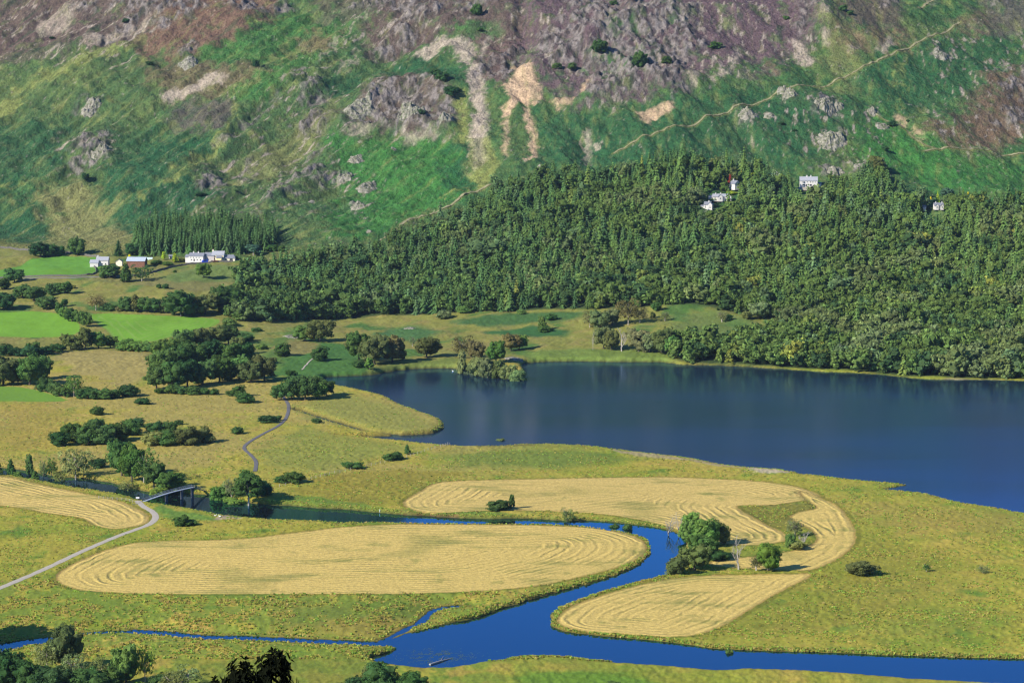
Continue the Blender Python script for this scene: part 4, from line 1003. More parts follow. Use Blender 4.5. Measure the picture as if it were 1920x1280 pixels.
row('in the dark hedge at the far left', 'dark hedge at the far left', [(B_,10,668,24,38,'deep','dark hedge bush'),(B_,30,668,20,28,'deep','dark hedge bush'),(B_,55,668,23,36,'deep','dark hedge bush'),(B_,82,666,20,30,'deep','dark hedge bush'),(B_,107,662,19,30,'dark','dark hedge bush'),(T_,62,666,26,26,'dark','tall hedge bush')])
row('along the lower edge of the mown pasture', 'bushes under the mown pasture', [(B_,236,658,26,30,'mid','green bush'),(B_,252,659,23,34,'mid','green bush'),(B_,272,659,22,34,'mid','green bush'),(B_,290,660,20,30,'dark','green bush')])
row('in the back row of the oak grove', 'back row of the oak grove', [(T_,300,672,34,34,'mid','oak'),(T_,318,668,38,40,'mid','oak'),(T_,345,660,42,44,'dark','oak'),(T_,375,655,40,46,'olivedark','oak'),(T_,402,650,40,42,'olivedark','oak'),(T_,428,646,38,38,'dark','oak'),(T_,446,665,34,34,'olivedark','oak')])
row('in the middle row of the oak grove', 'middle row of the oak grove', [(T_,302,705,52,50,'dark','oak'),(T_,335,698,56,54,'dark','oak'),(T_,365,692,54,56,'dark','oak'),(T_,398,690,54,54,'deep','oak'),(T_,430,690,50,50,'dark','oak'),(T_,458,686,46,44,'deep','oak')])
row('in the front row of the oak grove', 'front row of the oak grove', [(T_,294,730,48,44,'dark','oak'),(T_,322,730,54,48,'dark','oak'),(T_,352,726,56,48,'deep','oak'),(T_,380,722,50,48,'dark','oak'),(T_,412,716,52,50,'dark','oak'),(T_,448,712,46,44,'mid','oak'),(T_,470,718,44,46,'olivedark','oak'),(T_,496,714,50,46,'olivedark','oak')])
row('of the grove at the left edge', 'grove at the left edge', [(T_,6,722,56,54,'olivedark','dark tree'),(T_,34,720,38,34,'dark','low tree'),(T_,56,722,58,52,'mid','green tree'),(T_,76,712,52,44,'dark','dark tree'),(T_,20,715,46,40,'dark','dark tree')])
row('in the curved hedge of the straw meadow', 'curved hedge of the straw meadow', [(B_,88,735,32,34,'dark','hedge bush'),(B_,106,741,28,34,'dark','hedge bush'),('open',139,744,42,32,'mid','taller hedge tree'),(B_,124,743,26,30,'dark','hedge bush'),(B_,157,747,24,32,'dark','hedge bush'),(B_,176,748,25,32,'dark','hedge bush'),(B_,196,748,24,34,'dark','hedge bush'),(B_,216,746,20,26,'dark','hedge bush'),(B_,241,743,27,38,'deep','hedge bush')])
row('in the low hedge under the oak grove', 'low hedge under the oak grove', [(B_,300,738,12,22,'dark','low bush'),(B_,325,738,20,28,'dark','low bush'),(B_,340,739,18,26,'dark','low bush'),(B_,362,740,21,30,'dark','low bush'),(B_,384,740,14,20,'dark','low bush'),(B_,402,740,14,18,'dark','low bush')])
row('of the thicket near the bend of the dark path', 'thicket near the bend of the dark path', [(B_,432,742,12,18,'dark','bush'),(B_,447,743,24,30,'dark','bush'),(B_,458,755,24,34,'dark','bush'),(B_,470,755,12,16,'dark','bush')])
row('in the round grove by the lake inlet', 'round grove by the lake inlet', [(T_,527,750,32,38,'dark','tree'),(T_,548,750,46,44,'dark','tree'),(T_,572,750,50,46,'dark','tree'),(T_,594,748,44,44,'mid','tree'),(T_,612,742,32,34,'dark','tree')])
row('in the large thicket of the meadow', 'large thicket of the meadow', [(B_,112,835,30,42,'deep','dark bush'),(B_,137,828,42,48,'dark','dark bush'),(B_,165,832,44,50,'dark','dark bush'),(B_,194,832,40,46,'dark','dark bush'),(B_,222,826,40,44,'dark','dark bush'),(B_,245,815,34,40,'dark','dark bush'),(B_,178,812,34,40,'dark','dark bush'),(B_,258,800,20,26,'deep','dark bush')])
row('in the right hand thicket of the meadow', 'right hand thicket of the meadow', [(B_,288,834,30,44,'olive','bush'),(B_,292,812,26,40,'dark','bush'),(B_,316,810,24,36,'dark','bush'),(B_,316,834,34,46,'dark','bush'),(B_,346,834,38,48,'olivedark','bush'),(B_,374,830,34,44,'olivedark','bush'),(B_,336,796,11,18,'dark','small bush'),(B_,388,828,22,26,'dark','bush')])
row('along the far bank upstream of the footbridge', 'small trees upstream of the footbridge', [('tall',-4,890,26,20,'dark','small dark tree'),('tall',20,880,34,20,'dark','small dark tree'),('tall',55,884,50,22,'dark','slim dark tree'),('tall',33,888,18,26,'mid','low leafy tree'),('tall',66,890,22,22,'mid','low leafy tree'),('open',96,886,40,22,'mid','small green tree'),('thin',80,888,40,12,'grey','thin grey tree'),('open',112,894,24,26,'olive','small olive tree')])
plant('open',142,892,68,56,'grey','grey green spreading tree with visible limbs on the bank')
plant('bush',183,876,20,34,'deep','dark low bushes right of the spreading grey green tree')
row('of the big trees beside the footbridge', 'big trees beside the footbridge', [(T_,228,892,72,52,'dark','large leafy tree'),(T_,248,902,74,50,'mid','large leafy tree'),('open',270,905,68,44,'mid','leafy tree with pale trunk'),(T_,288,914,56,48,'dark','dark leafy tree'),(T_,318,918,50,50,'mid','leafy tree overhanging the water'),('open',240,910,24,34,'olive','low willow at the water edge'),(B_,300,920,26,40,'bright','low leafy bush overhanging the water')])
row('in the group of lakeside trees', 'group of lakeside trees', [(T_,673,676,58,48,'dark','large round tree'),('open',690,680,40,30,'grey','grey leaved tree'),(T_,703,684,58,52,'olivedark','large round tree'),(T_,735,680,54,46,'brown','brownish round tree'),('tall',752,676,36,26,'olivedark','narrow tree')])
row('on the wooded headland in the lake', 'trees on the wooded headland', [('tall',866,692,52,26,'grey','grey green tree'),('open',868,672,44,40,'brown','brownish tree'),(T_,893,676,40,32,'brown','rust tinged tree'),(T_,894,696,40,36,'grey','grey green tree'),(T_,915,700,44,34,'grey','grey green tree'),(T_,935,701,40,32,'olivedark','green tree'),(T_,930,680,44,40,'mid','green tree'),(T_,952,703,34,30,'grey','grey green tree'),(B_,972,706,30,30,'grey','low green tree'),(T_,958,658,34,34,'brown','brown tree'),(T_,973,656,30,32,'mid','green tree')])
row('in the pale grove on the moor', 'pale grove on the moor', [('open',1106,614,32,28,'brown','brownish tree'),(T_,1125,617,36,36,'grey','grey green tree'),(T_,1148,610,34,30,'grey','grey tree'),('open',1178,610,52,38,'brown','brown twiggy tree'),('open',1200,608,34,26,'brown','brown twiggy tree')])
row('in the shore grove behind the dead stem', 'shore grove behind the dead stem', [(T_,1132,656,46,38,'grey','grey tree'),(T_,1146,658,38,30,'olivedark','olive tree'),('bare',1166,659,46,32,'grey','bare white birch'),(T_,1198,660,46,44,'brown','brown grey tree'),(T_,1217,662,36,34,'grey','grey tree'),(T_,1240,663,50,42,'olivedark','dark olive tree'),(T_,1262,668,40,32,'mid','green tree')])
row('in the foreground trees at the lower left', 'foreground trees at the lower left', [(T_,18,1300,82,72,'deep','dark tree'),('open',45,1285,60,44,'bright','bright leafy sapling'),(T_,66,1306,70,60,'dark','dark tree'),(T_,122,1256,88,66,'olivedark','tall spreading tree'),('open',88,1262,60,48,'grey','grey twiggy tree'),(T_,100,1318,76,92,'deep','wide dark tree'),('open',185,1290,60,50,'olive','olive twiggy tree'),(T_,236,1282,82,52,'mid','green tree with pale stem'),('open',272,1280,72,36,'bright','light green birch'),(T_,170,1318,70,80,'dark','wide dark tree'),(B_,300,1292,36,46,'dark','dark bush'),('open',352,1290,42,54,'grey','grey green low tree'),(B_,258,1300,28,44,'lime','bright green bush'),(T_,-8,1282,80,64,'dark','dark tree'),('open',140,1284,64,52,'grey','grey leaved tree'),(T_,205,1304,58,60,'dark','dark low tree'),('open',325,1304,50,50,'olive','olive low tree')])
row('at the bottom edge by the near bank', 'trees at the bottom edge by the near bank', [(B_,664,1296,34,40,'deep','dark bush'),(T_,712,1300,62,70,'dark','dark tree'),(T_,772,1306,48,60,'dark','dark tree'),(B_,700,1280,42,44,'olivedark','olive bush'),(B_,640,1290,14,30,'olivedark','low olive bush'),(B_,1150,1290,16,30,'dark','low dark bush'),(B_,820,1300,22,40,'olive','low olive bush')])
row('among the garden trees of the hill houses', 'garden trees of the hill houses', [('conifer',1326,352,14,10,'bright','bright green conifer'),('tall',1369,347,20,9,'red','dark red upright tree'),('tall',1392,336,14,7,'yellow','yellow upright tree'),('conifer',1450,396,26,20,'olive','olive conifer'),(T_,1462,398,26,24,'purple','purple leaved tree'),(T_,1446,402,22,20,'purple','purple leaved tree'),('conifer',1738,376,24,16,'deep','tall dark conifer'),('conifer',1758,384,22,12,'lime','lime green conifer'),('tall',1726,377,8,5,'yellow','tiny yellow shrub'),('tall',1745,378,7,5,'yellow','tiny yellow shrub'),(T_,1777,374,20,24,'blue','rounded blue green tree'),('tall',1815,370,6,5,'yellow','tiny yellow tree'),('conifer',1806,385,26,12,'mid','slim green conifer'),(B_,1412,332,6,22,'lime','clipped bright hedge'),(B_,1372,360,6,20,'lime','bright garden shrub'),(B_,1335,373,5,28,'lime','low bright garden shrubs')])

# ------------------------------------------------------------------ the wood
def inside(poly, x, y): return sdf(poly, x, y, 5) > 0
def scatter(poly, sp):
    x0, y0 = poly.min(0); x1, y1 = poly.max(0); out = []
    gx_, gy_ = np.meshgrid(np.arange(x0, x1, sp), np.arange(y0, y1, sp * 1.05))
    gx_ = gx_ + (np.arange(gx_.shape[0]) % 2)[:, None] * sp / 2
    gx_ = gx_.ravel() + rng.normal(0, sp * .24, gx_.size); gy_ = gy_.ravel() + rng.normal(0, sp * .24, gy_.size)
    k = inside(poly, gx_, gy_); return gx_[k], gy_[k]
fx_, fy_ = scatter(wFOREST, 7.7)
k = (np.abs(fx_ / fy_) < .235)
for c_ in CLEAR: k &= ~inside(c_, fx_, fy_)
k &= water_sd(fx_, fy_) > 1.5
fx_, fy_ = fx_[k], fy_[k]
px_, py_ = scatter(wPLANT, 5.6)
nF = len(fx_); FX, FY = np.concatenate([fx_, px_]), np.concatenate([fy_, py_]); plantation = np.arange(len(FX)) >= nF
FZ = height(FX, FY)
# share of conifers: high on the slope and in the plantation; broadleaves low on the shore
shore = np.minimum(FY - 1660, 900) / 600
cn = fbm(FX / 90, FY / 110, 3, 401)
conif = (cn + .9 * (shore - .42) + rng.normal(0, .22, len(FX)) > .14) & (rng.random(len(FX)) < .80)
conif |= plantation
NCV, NBV = 4, 5
lowC = [conifer_crown(500 + i, 9, 10, .11, wide=.5, power=.74) for i in range(NCV)]
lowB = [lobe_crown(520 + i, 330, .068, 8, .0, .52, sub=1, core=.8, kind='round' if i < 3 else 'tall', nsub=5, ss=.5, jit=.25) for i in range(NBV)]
vari = np.where(conif, rng.integers(0, NCV, len(FX)), NCV + rng.integers(0, NBV, len(FX)))
hgt = np.where(conif, rng.normal(14.5, 3.2, len(FX)), rng.normal(13.5, 2.4, len(FX)))
hgt = np.where(plantation, rng.normal(17, 2.2, len(FX)), hgt)
hgt *= (1 + .2 * cn) * np.where(rng.random(len(FX)) < .06, 1.3, 1)
edge_w = 1 - .25 * sstep(8, 0, sdf(wFOREST, FX, FY, 12)) * (~plantation)
hgt = np.clip(hgt * edge_w, 7, 25)
wid = np.where(conif, hgt * rng.uniform(.50, .74, len(FX)), hgt * rng.uniform(.75, 1.2, len(FX)))
wid = np.where(plantation, hgt * rng.uniform(.42, .56, len(FX)), wid)
h1, h2 = fbm(FX / 70, FY / 80, 3, 411), rng.normal(0, 1, len(FX))
lar = sstep(-100, 150, FX)
tc = np.where(conif[:, None], G(70, 98, 62)[None], G(82, 104, 60)[None])
def tmix(f, to):
    global tc; tc = tc + np.clip(f, 0, 1)[:, None] * (to[None] - tc)
tmix(conif * lar * .6 * sstep(-.3, .1, h1), G(90, 114, 64)); tmix((h2 > 1.1) * .8, G(54, 80, 58)); tmix((h2 < -1.3) * .7, G(88, 112, 88))
tmix(((h2 > .75) & (h2 < .85)) * .6, G(108, 122, 66)); tmix((~conif) * (h1 > .15) * .5, G(104, 114, 84))
tmix((rng.random(len(FX)) < .006) * .8, G(126, 132, 66)); tmix(plantation * .6, G(66, 92, 58))
tmix((1 - lar) * .35, G(60, 90, 62))
tc *= rng.uniform(.88, 1.12, (len(FX), 1)) * (1 + .25 * fbm(FX / 45, FY / 60, 3, 421))[:, None] * np.array([[1.0, .97, .92]])
rz_ = rng.uniform(0, 6.28, len(FX))
lead = np.argsort(FY + np.where(plantation, -400 * (FY < np.median(FY[plantation])), 0))
def first(maskf, n): return [i for i in np.argsort(FY) if maskf[i]][:n]
ind_c = first(conif & ~plantation & (np.abs(FX / FY) < .195), 150) + first(plantation, 110); ind_b = first(~conif & (np.abs(FX / FY) < .195), 175)
indiv = set(ind_c) | set(ind_b)
low_me = []
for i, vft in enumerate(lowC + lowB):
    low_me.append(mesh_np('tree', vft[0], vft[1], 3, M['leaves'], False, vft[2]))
LAB = {'c': ('dark green conifer standing in the dense wood above the lake', 'conifers of the wood'), 'p': ('tall dark conifer in the plantation behind the white farmhouse', 'conifers of the farm plantation'),
       'b': ('rounded green broadleaf tree packed in the wood along the lake shore', 'broadleaf trees of the wood')}
for i in sorted(indiv):
    kk = 'p' if plantation[i] else 'c' if conif[i] else 'b'
    o = obj('conifer_tree' if conif[i] else 'broadleaf_tree', low_me[vari[i]], None, (FX[i], FY[i], FZ[i] - .3), rz_[i], tc[i])
    o.scale = (wid[i], wid[i], hgt[i]); tag(o, LAB[kk][0], 'tree', LAB[kk][1])
Vs, Fs, Ts = [], [], []; base = 0
for vi, (pv, pf, pt) in enumerate(lowC + lowB):
    ids = np.array([i for i in np.nonzero(vari == vi)[0] if i not in indiv], int)
    if len(ids) == 0: continue
    c, s = np.cos(rz_[ids])[:, None], np.sin(rz_[ids])[:, None]
    X = (pv[None, :, 0] * c - pv[None, :, 1] * s) * wid[ids, None] + FX[ids, None]
    Y = (pv[None, :, 0] * s + pv[None, :, 1] * c) * wid[ids, None] + FY[ids, None]
    Z = pv[None, :, 2] * hgt[ids, None] + FZ[ids, None] - .3
    Vs.append(np.stack([X, Y, Z], -1).reshape(-1, 3)); Ts.append((pt[None] * tc[ids][:, None, :]).reshape(-1, 3))
    Fs.append((pf[None] + (np.arange(len(ids)) * len(pv))[:, None, None]).reshape(-1, 3) + base); base += len(ids) * len(pv)
o = obj('woodland', mesh_np('woodland', np.concatenate(Vs), np.concatenate(Fs), 3, M['leaves'], False, np.concatenate(Ts)))
tag(o, 'dense mixed green wood covering the slope behind the lake', 'woodland', kind='stuff')
print('wood trees', len(FX), 'individual', len(indiv))

# ------------------------------------------------------------------ rushes, reeds and scrub (ground cover)
def blades(name, X, Y, hgt_, wid_, colr, label):
    n = len(X); Z = height(X, Y); V = []; 
    k = 3; out = []; cc = []
    for j in range(k):
        a = rng.uniform(0, PI, n); dx, dy = np.cos(a) * wid_ / 2, np.sin(a) * wid_ / 2
        lx, ly = rng.normal(0, .25, n) * hgt_, rng.normal(0, .25, n) * hgt_
        ox, oy = rng.normal(0, .3, n) * wid_, rng.normal(0, .3, n) * wid_
        p0 = np.stack([X + ox - dx * .5, Y + oy - dy * .5, Z - .1], 1); p1 = np.stack([X + ox + dx * .5, Y + oy + dy * .5, Z - .1], 1)
        p2 = np.stack([X + ox + dx + lx, Y + oy + dy + ly, Z + hgt_ * rng.uniform(.6, 1, n)], 1); p3 = np.stack([X + ox - dx + lx, Y + oy - dy + ly, Z + hgt_ * rng.uniform(.6, 1, n)], 1)
        out.append(np.stack([p0, p1, p2, p3], 1)); cc.append(np.repeat(colr * rng.uniform(.75, 1.25, (n, 1)), 4, 0))
    V = np.concatenate(out).reshape(-1, 3); Fq = np.arange(len(V)).reshape(-1, 4)
    o = obj(name, mesh_np(name, V, Fq, 4, M['grassblades'], False, np.concatenate(cc))); tag(o, label, 'grass', kind='stuff')
n = 520000
ry = rng.uniform(0, 1, n) ** 1.25 * 760 + 870; rx = (rng.uniform(-.25, .25, n)) * ry
wd_ = water_sd(rx, ry); fd_ = np.full(n, -20., np.float32)
for p in list(wHAY.values()) + list(wPAST.values()): fd_ = np.maximum(fd_, sdf(p, rx, ry, 20))
pd_ = np.full(n, 12., np.float32)
for ln, w in wPATH.values(): pd_ = np.minimum(pd_, ldist(ln, rx, ry, 12) - w)
cl = np.where((ry < 1020) & (rx < 20), -1.6 * fbm(rx / 9, ry / 17, 4, 131), fbm(rx / 14, ry / 24, 4, 61))
nearbank = (wd_ > .3) & (wd_ < 3.2)
dens = np.where(nearbank, 1.0, sstep(-.15, .35, cl) * .32 * sstep(1500, 1100, ry) + .03)
snear = np.full(n, 30., np.float32)
for ln, w in wST: snear = np.minimum(snear, ldist(ln, rx, ry, 30) - w)
lawn = (snear < rng.uniform(0, 6, n)) | (sdf(W([(290,945),(340,955),(400,968),(420,975),(340,975),(285,960)]), rx, ry, 5) > 0)
k = (wd_ > .3) & (fd_ < -.3) & (pd_ > .8) & (rng.random(n) < dens) & ~lawn
rx, ry, wd_, cl = rx[k], ry[k], wd_[k], cl[k]
colr = 1.6 * (A(172, 166, 80)[None] + (rng.random((len(rx), 1)) < .5) * (A(152, 164, 66) - A(176, 156, 72))[None])
colr = colr + (rng.random((len(rx), 1)) < .2) * (1.3 * A(196, 178, 104) - colr)
hb = np.where(wd_ < 3.2, rng.uniform(.3, .75, len(rx)) * (1 - .5 * (ry > 1130)), rng.uniform(.2, .5, len(rx)) * (1 + .6 * ((ry < 1010) & (rx < 20))))
blades('rush_tufts', rx, ry, hb, rng.uniform(.4, 1.0, len(rx)), colr, 'golden green rushes and reeds covering the marsh meadow')
print('tufts', len(rx))
# ------------------------------------------------------------------ buildings
def part(mb, name, mat, parent, smooth=False): return mb.build(name, mat, parent, smooth)
def wing(root, L, D, hw, hr, wall, roof, x0=0., y0=0., ridge='x', chim=(), wins=(), doors=(), z0=0., over=.35, hip=0.0, gwins=()):
    """one gabled block: centre x0,y0; front looks to -y"""
    mb = MB(); a, b = L / 2, D / 2
    if ridge == 'x':
        v = [(-a,-b,z0-1.5),(a,-b,z0-1.5),(a,b,z0-1.5),(-a,b,z0-1.5),(-a,-b,z0+hw),(a,-b,z0+hw),(a,b,z0+hw),(-a,b,z0+hw),(-a,0,z0+hw+hr-.12),(a,0,z0+hw+hr-.12)]
        f = [(0,1,5,4),(1,2,6,9,5),(2,3,7,6),(3,0,4,8,7)]
    else:
        v = [(-a,-b,z0-1.5),(a,-b,z0-1.5),(a,b,z0-1.5),(-a,b,z0-1.5),(-a,-b,z0+hw),(a,-b,z0+hw),(a,b,z0+hw),(-a,b,z0+hw),(0,-b,z0+hw+hr-.12),(0,b,z0+hw+hr-.12)]
        f = [(0,1,5,8,4),(1,2,6,5),(2,3,7,9,6),(3,0,4,7)]
    mb.add([(x + x0, y + y0, z) for x, y, z in v], f); part(mb, 'wall', wall, root)
    rb = MB(); th = .22
    ao, bo = a + over, b + over
    def slab(p):  # four corners, thickened upwards
        rb.add([(x + x0, y + y0, z) for x, y, z in p] + [(x + x0, y + y0, z + th) for x, y, z in p], [(3,2,1,0),(4,5,6,7),(0,1,5,4),(1,2,6,5),(2,3,7,6),(3,0,4,7)])
    if ridge == 'x':
        e = hr / b * over; h_ = hip * L / 2
        slab([(-ao,-bo,z0+hw-e),(ao,-bo,z0+hw-e),(ao-h_,0,z0+hw+hr),(-ao+h_,0,z0+hw+hr)]); slab([(ao,bo,z0+hw-e),(-ao,bo,z0+hw-e),(-ao+h_,0,z0+hw+hr),(ao-h_,0,z0+hw+hr)])
        if hip: 
            rb.add([(ao+x0,-bo+y0,z0+hw-e+.1),(ao+x0,bo+y0,z0+hw-e+.1),(ao-h_+x0,y0,z0+hw+hr+.1),(-ao+x0,-bo+y0,z0+hw-e+.1),(-ao+x0,bo+y0,z0+hw-e+.1),(-ao+h_+x0,y0,z0+hw+hr+.1)], [(0,1,2),(4,3,5)])
    else:
        e = hr / a * over
        slab([(-ao,bo,z0+hw-e),(-ao,-bo,z0+hw-e),(0,-bo,z0+hw+hr),(0,bo,z0+hw+hr)]); slab([(ao,-bo,z0+hw-e),(ao,bo,z0+hw-e),(0,bo,z0+hw+hr),(0,-bo,z0+hw+hr)])
    ro = part(rb, 'roof', roof, root)
    for cx, cy, cw in chim:
        c = MB(); zt = z0 + hw + hr + .9; c.box(x0+cx-cw, x0+cx+cw, y0+cy-.45, y0+cy+.45, z0+hw+.2, zt); c.box(x0+cx-cw-.1, x0+cx+cw+.1, y0+cy-.55, y0+cy+.55, zt, zt+.18)
        for k in (-1, 1): c.tube([(x0+cx+k*cw*.5, y0+cy, zt+.15), (x0+cx+k*cw*.5, y0+cy, zt+.6)], .16, 6)
        part(c, 'chimney', wall, ro)
    for wx, wz, ww, wh in wins:
        w = MB(); y_ = y0 - b; w.box(x0+wx-ww/2-.12, x0+wx+ww/2+.12, y_-.06, y_+.05, z0+wz-.12, z0+wz+wh+.1)
        fr = part(w, 'window', M['white'], root); g = MB(); g.box(x0+wx-ww/2, x0+wx+ww/2, y_-.09, y_-.062, z0+wz, z0+wz+wh); part(g, 'glass', M['glass'], fr)
    for wy, wz, ww, wh in gwins:
        w = MB(); x_ = x0 + a; w.box(x_-.05, x_+.06, y0+wy-ww/2-.12, y0+wy+ww/2+.12, z0+wz-.12, z0+wz+wh+.1)
        fr = part(w, 'window', M['white'], root); g = MB(); g.box(x_+.062, x_+.09, y0+wy-ww/2, y0+wy+ww/2, z0+wz, z0+wz+wh); part(g, 'glass', M['glass'], fr)
    for dx, dw, dh in doors:
        d = MB(); d.box(x0+dx-dw/2, x0+dx+dw/2, y0-b-.08, y0-b+.05, z0, z0+dh); part(d, 'door', M['door'], root)
def building(name, label, u, v, rz, cat='house', dz=0.0):
    x, y, z = ground_pt(u, v); return tag(empty(name, (x, y, z + dz), rz), label, cat)

# 2295 m away: one photo pixel is about 0.45 m
h = building('white_house', 'large white two storey house with grey roof on the hillside above the wood', 1516, 345, -.06, dz=1.2)
wing(h, 14.6, 7.5, 5.1, 3.0, M['whitewash'], M['paleslate'], chim=((-1.5, 0, .6), (1.8, 0, .5)), wins=((-4.8, 3.3, 1.0, 1.0), (-3.6, 3.3, 1.0, 1.0), (-1.2, 3.5, .6, .8), (1.4, 3.4, .7, .9), (3.4, 3.4, .7, .9), (5.4, 3.4, .6, .8), (-4.8, .9, 1.0, 1.1), (-3.6, .9, 1.0, 1.1), (1.6, .6, 1.9, 1.4), (4.4, .9, .8, 1.0)), doors=((-1.9, .9, 2.0),))
wing(h, 3.2, 3.5, 2.4, .9, M['whitewash'], M['slate'], x0=9.0, y0=1.0)
t = MB(); t.box(-10.5, 9, -7, -4.3, -3.0, -.3); part(t, 'terrace', M['gravel'], h)
h = building('white_cottage', 'long low white cottage with several gables among trees below the white house', 1352, 375, .05, dz=1.0); h.scale = (.82, .82, .82)
wing(h, 13, 6, 3.4, 2.4, M['whitewash'], M['paleslate'], x0=-2, chim=((-3.5, 0, .5), (1.5, 0, .5)), wins=((-4.5, 1.2, 1.1, 1.0), (-1.5, 1.2, 1.1, 1.0), (2, 1.2, 1.1, 1.0)))
wing(h, 5, 9, 3.4, 2.7, M['whitewash'], M['slate'], x0=7, y0=-1.5, ridge='y', wins=((-1.0, 1.0, .9, 1.1), (1.0, 1.0, .9, 1.1)))
wing(h, 4.5, 8, 3.2, 2.5, M['whitewash'], M['slate'], x0=-1.5, y0=-2.5, ridge='y', wins=((0, 1.0, 1.2, 1.2),))
wing(h, 4.5, 5, 2.6, 1.8, M['whitewash'], M['paleslate'], x0=-11, y0=1.0)
h = building('white_villa', 'small white villa with steep gable lowest among the hill houses', 1327, 398, -.25, dz=1.0); h.scale = (.78, .78, .78)
wing(h, 7, 7, 4.2, 3.0, M['whitewash'], M['slate'], chim=((1.2, 0, .5),), wins=((-2.0, 1.0, 1.2, 1.2), (1.8, 1.0, 1.2, 1.2), (-2, 3.0, .9, .8)))
wing(h, 4.5, 6.5, 4.4, 2.4, M['whitewash'], M['paleslate'], x0=3.2, y0=-2.0, ridge='y', wins=((-.8, 1.0, .9, 1.1), (.8, 1.0, .9, 1.1), (0, 3.2, .8, .8)))
wing(h, 3.6, 4, 2.4, 1.2, M['whitewash'], M['slate'], x0=-5.2, y0=-.5)
h = building('gabled_house', 'white gable end half hidden behind a tree beside the red tree', 1378, 356, .5, dz=1.4)
wing(h, 5.5, 8, 3.6, 2.6, M['whitewash'], M['slate'], ridge='y', chim=((0, 2.0, .4),))
h = building('roadside_house', 'low white house with grey roof behind conifers left of the large white house', 1452, 332, .05, dz=1.4)
wing(h, 9, 6, 2.8, 2.2, M['whitewash'], M['paleslate'], chim=((2.0, 0, .4),), wins=((-2.2, 1.0, 1.1, 1.0), (2.2, 1.0, 1.1, 1.0)))
h = building('slate_house', 'house with blue grey slate roof and small gables at far right of the wood', 1760, 395, .04, dz=1.0); h.scale = (.85, .85, .75)
wing(h, 9.5, 7, 3.0, 3.0, M['whitewash'], M['slate'], chim=((-3, 0, .4), (3, 0, .4)))
wing(h, 3.0, 4.0, 3.2, 1.8, M['whitewash'], M['slate'], x0=-2.6, y0=-3.2, ridge='y', wins=((0, .9, 1.2, 1.2),))
wing(h, 3.0, 4.0, 3.2, 1.8, M['whitewash'], M['slate'], x0=2.4, y0=-3.2, ridge='y', wins=((0, .9, 1.2, 1.2),))
h = building('garden_shed', 'tiny white outbuilding left of the slate roofed house', 1733, 391, 0, 'shed', dz=1.2)
wing(h, 2.6, 3, 2.2, 1.0, M['whitewash'], M['slate'])
# farm group at about 2170 m: one photo pixel is about 0.43 m
h = building('white_farmhouse', 'long white farmhouse with dark slate roof and two chimneys in front of plantation', 370, 490, -.22, dz=.3); h.scale = (.9, .9, .9)
wing(h, 13.5, 7.5, 4.6, 2.6, M['whitewash'], M['slate'], chim=((-3.2, 0, .5), (1.2, 0, .5)), wins=((-4.8, 2.9, .9, .9), (-2.2, 2.9, .9, .9), (.4, 2.9, .9, .9), (3.0, 2.9, .9, .9), (-4.2, .8, 1.0, 1.1), (1.2, .8, 1.0, 1.1), (4.2, .8, 1.0, 1.1)), doors=((-1.6, 1.2, 2.1),))
wing(h, 3.6, 6.5, 3.6, 2.0, M['whitewash'], M['slate'], x0=-8.4)
wing(h, 9.0, 7.5, 4.8, 2.6, M['greyrender'], M['slate'], x0=11.0, y0=4.0)
h = building('yellow_farmhouse', 'cream house with grey roof and end chimney right of white farmhouse', 410, 489, -.08, dz=.3)
wing(h, 9.5, 7.0, 4.6, 2.8, M['cream'], M['paleslate'], chim=((-4.4, 0, .5),), wins=((-2.6, .9, 1.1, 1.1), (0, 2.9, .9, .9), (2.8, .9, 1.0, 1.1), (2.8, 2.9, .9, .9)), doors=((.2, 1.1, 2.0),))
wing(h, 4, 4, 2.6, 1.2, M['yellowwash'], M['slate'], x0=1.5, y0=-5)
h = building('farm_garage', 'low cream garage with dark slate roof at the right end of the farm', 431, 489, -.05, 'garage', dz=.2)
wing(h, 9, 6, 2.5, 2.3, M['cream'], M['slate'], hip=.35, wins=((-2.8, 1.0, 1.3, .9),), doors=((1.5, 2.4, 2.1),))
h = building('hay_barn', 'barn with rusty brown wall and pale metal roof among trees', 257, 502, -.12, 'barn', dz=.2)
wing(h, 14.5, 8.5, 4.6, 2.6, M['rust'], M['metalroof'], over=.45)
h = building('left_cottage', 'white cottage with grey slate roof beside the upper farm pasture', 193, 497, -.05, 'cottage', dz=.2)
wing(h, 9.5, 6.5, 4.2, 2.5, M['whitewash'], M['paleslate'], chim=((-3.8, 0, .4),), wins=((-2.8, .9, .9, 1.0), (0, .9, .9, 1.0), (2.8, .9, .9, 1.0), (-1.4, 2.8, .8, .8)))
wing(h, 6.5, 6, 2.4, 2.2, M['whitewash'], M['paleslate'], x0=-6, y0=-3)
wing(h, 5, 4, 3.2, 1.8, M['cream'], M['slate'], x0=13.5, y0=-1, ridge='y')
h = building('green_greenhouse', 'pale green polytunnel in the garden behind the barn', 277, 484, 0, 'greenhouse')
g = MB(); 
for i in range(7):
    pass
n = 8; vs = []; 
for xx in (-3.8, 3.8): vs += [(xx, -math.cos(PI * k / n) * 1.9, math.sin(PI * k / n) * 2.2 - .1) for k in range(n + 1)]
g.add(vs, [(k, k + 1, n + 2 + k, n + 1 + k) for k in range(n)] + [tuple(range(n + 1))[::-1], tuple(range(n + 1, 2 * n + 2))]); part(g, 'cover', M['greenhouse'], h)
f_ = MB()
for xx in (-3.9, -1.3, 1.3, 3.9): f_.tube([(xx, -math.cos(PI * k / n) * 1.95, math.sin(PI * k / n) * 2.27 - .1) for k in range(n + 1)], .06, 4)
part(f_, 'frame', M['white'], h)
h = building('garden_hut', 'small white garden hut between the barn and the farmhouse', 320, 486, .1, 'hut')
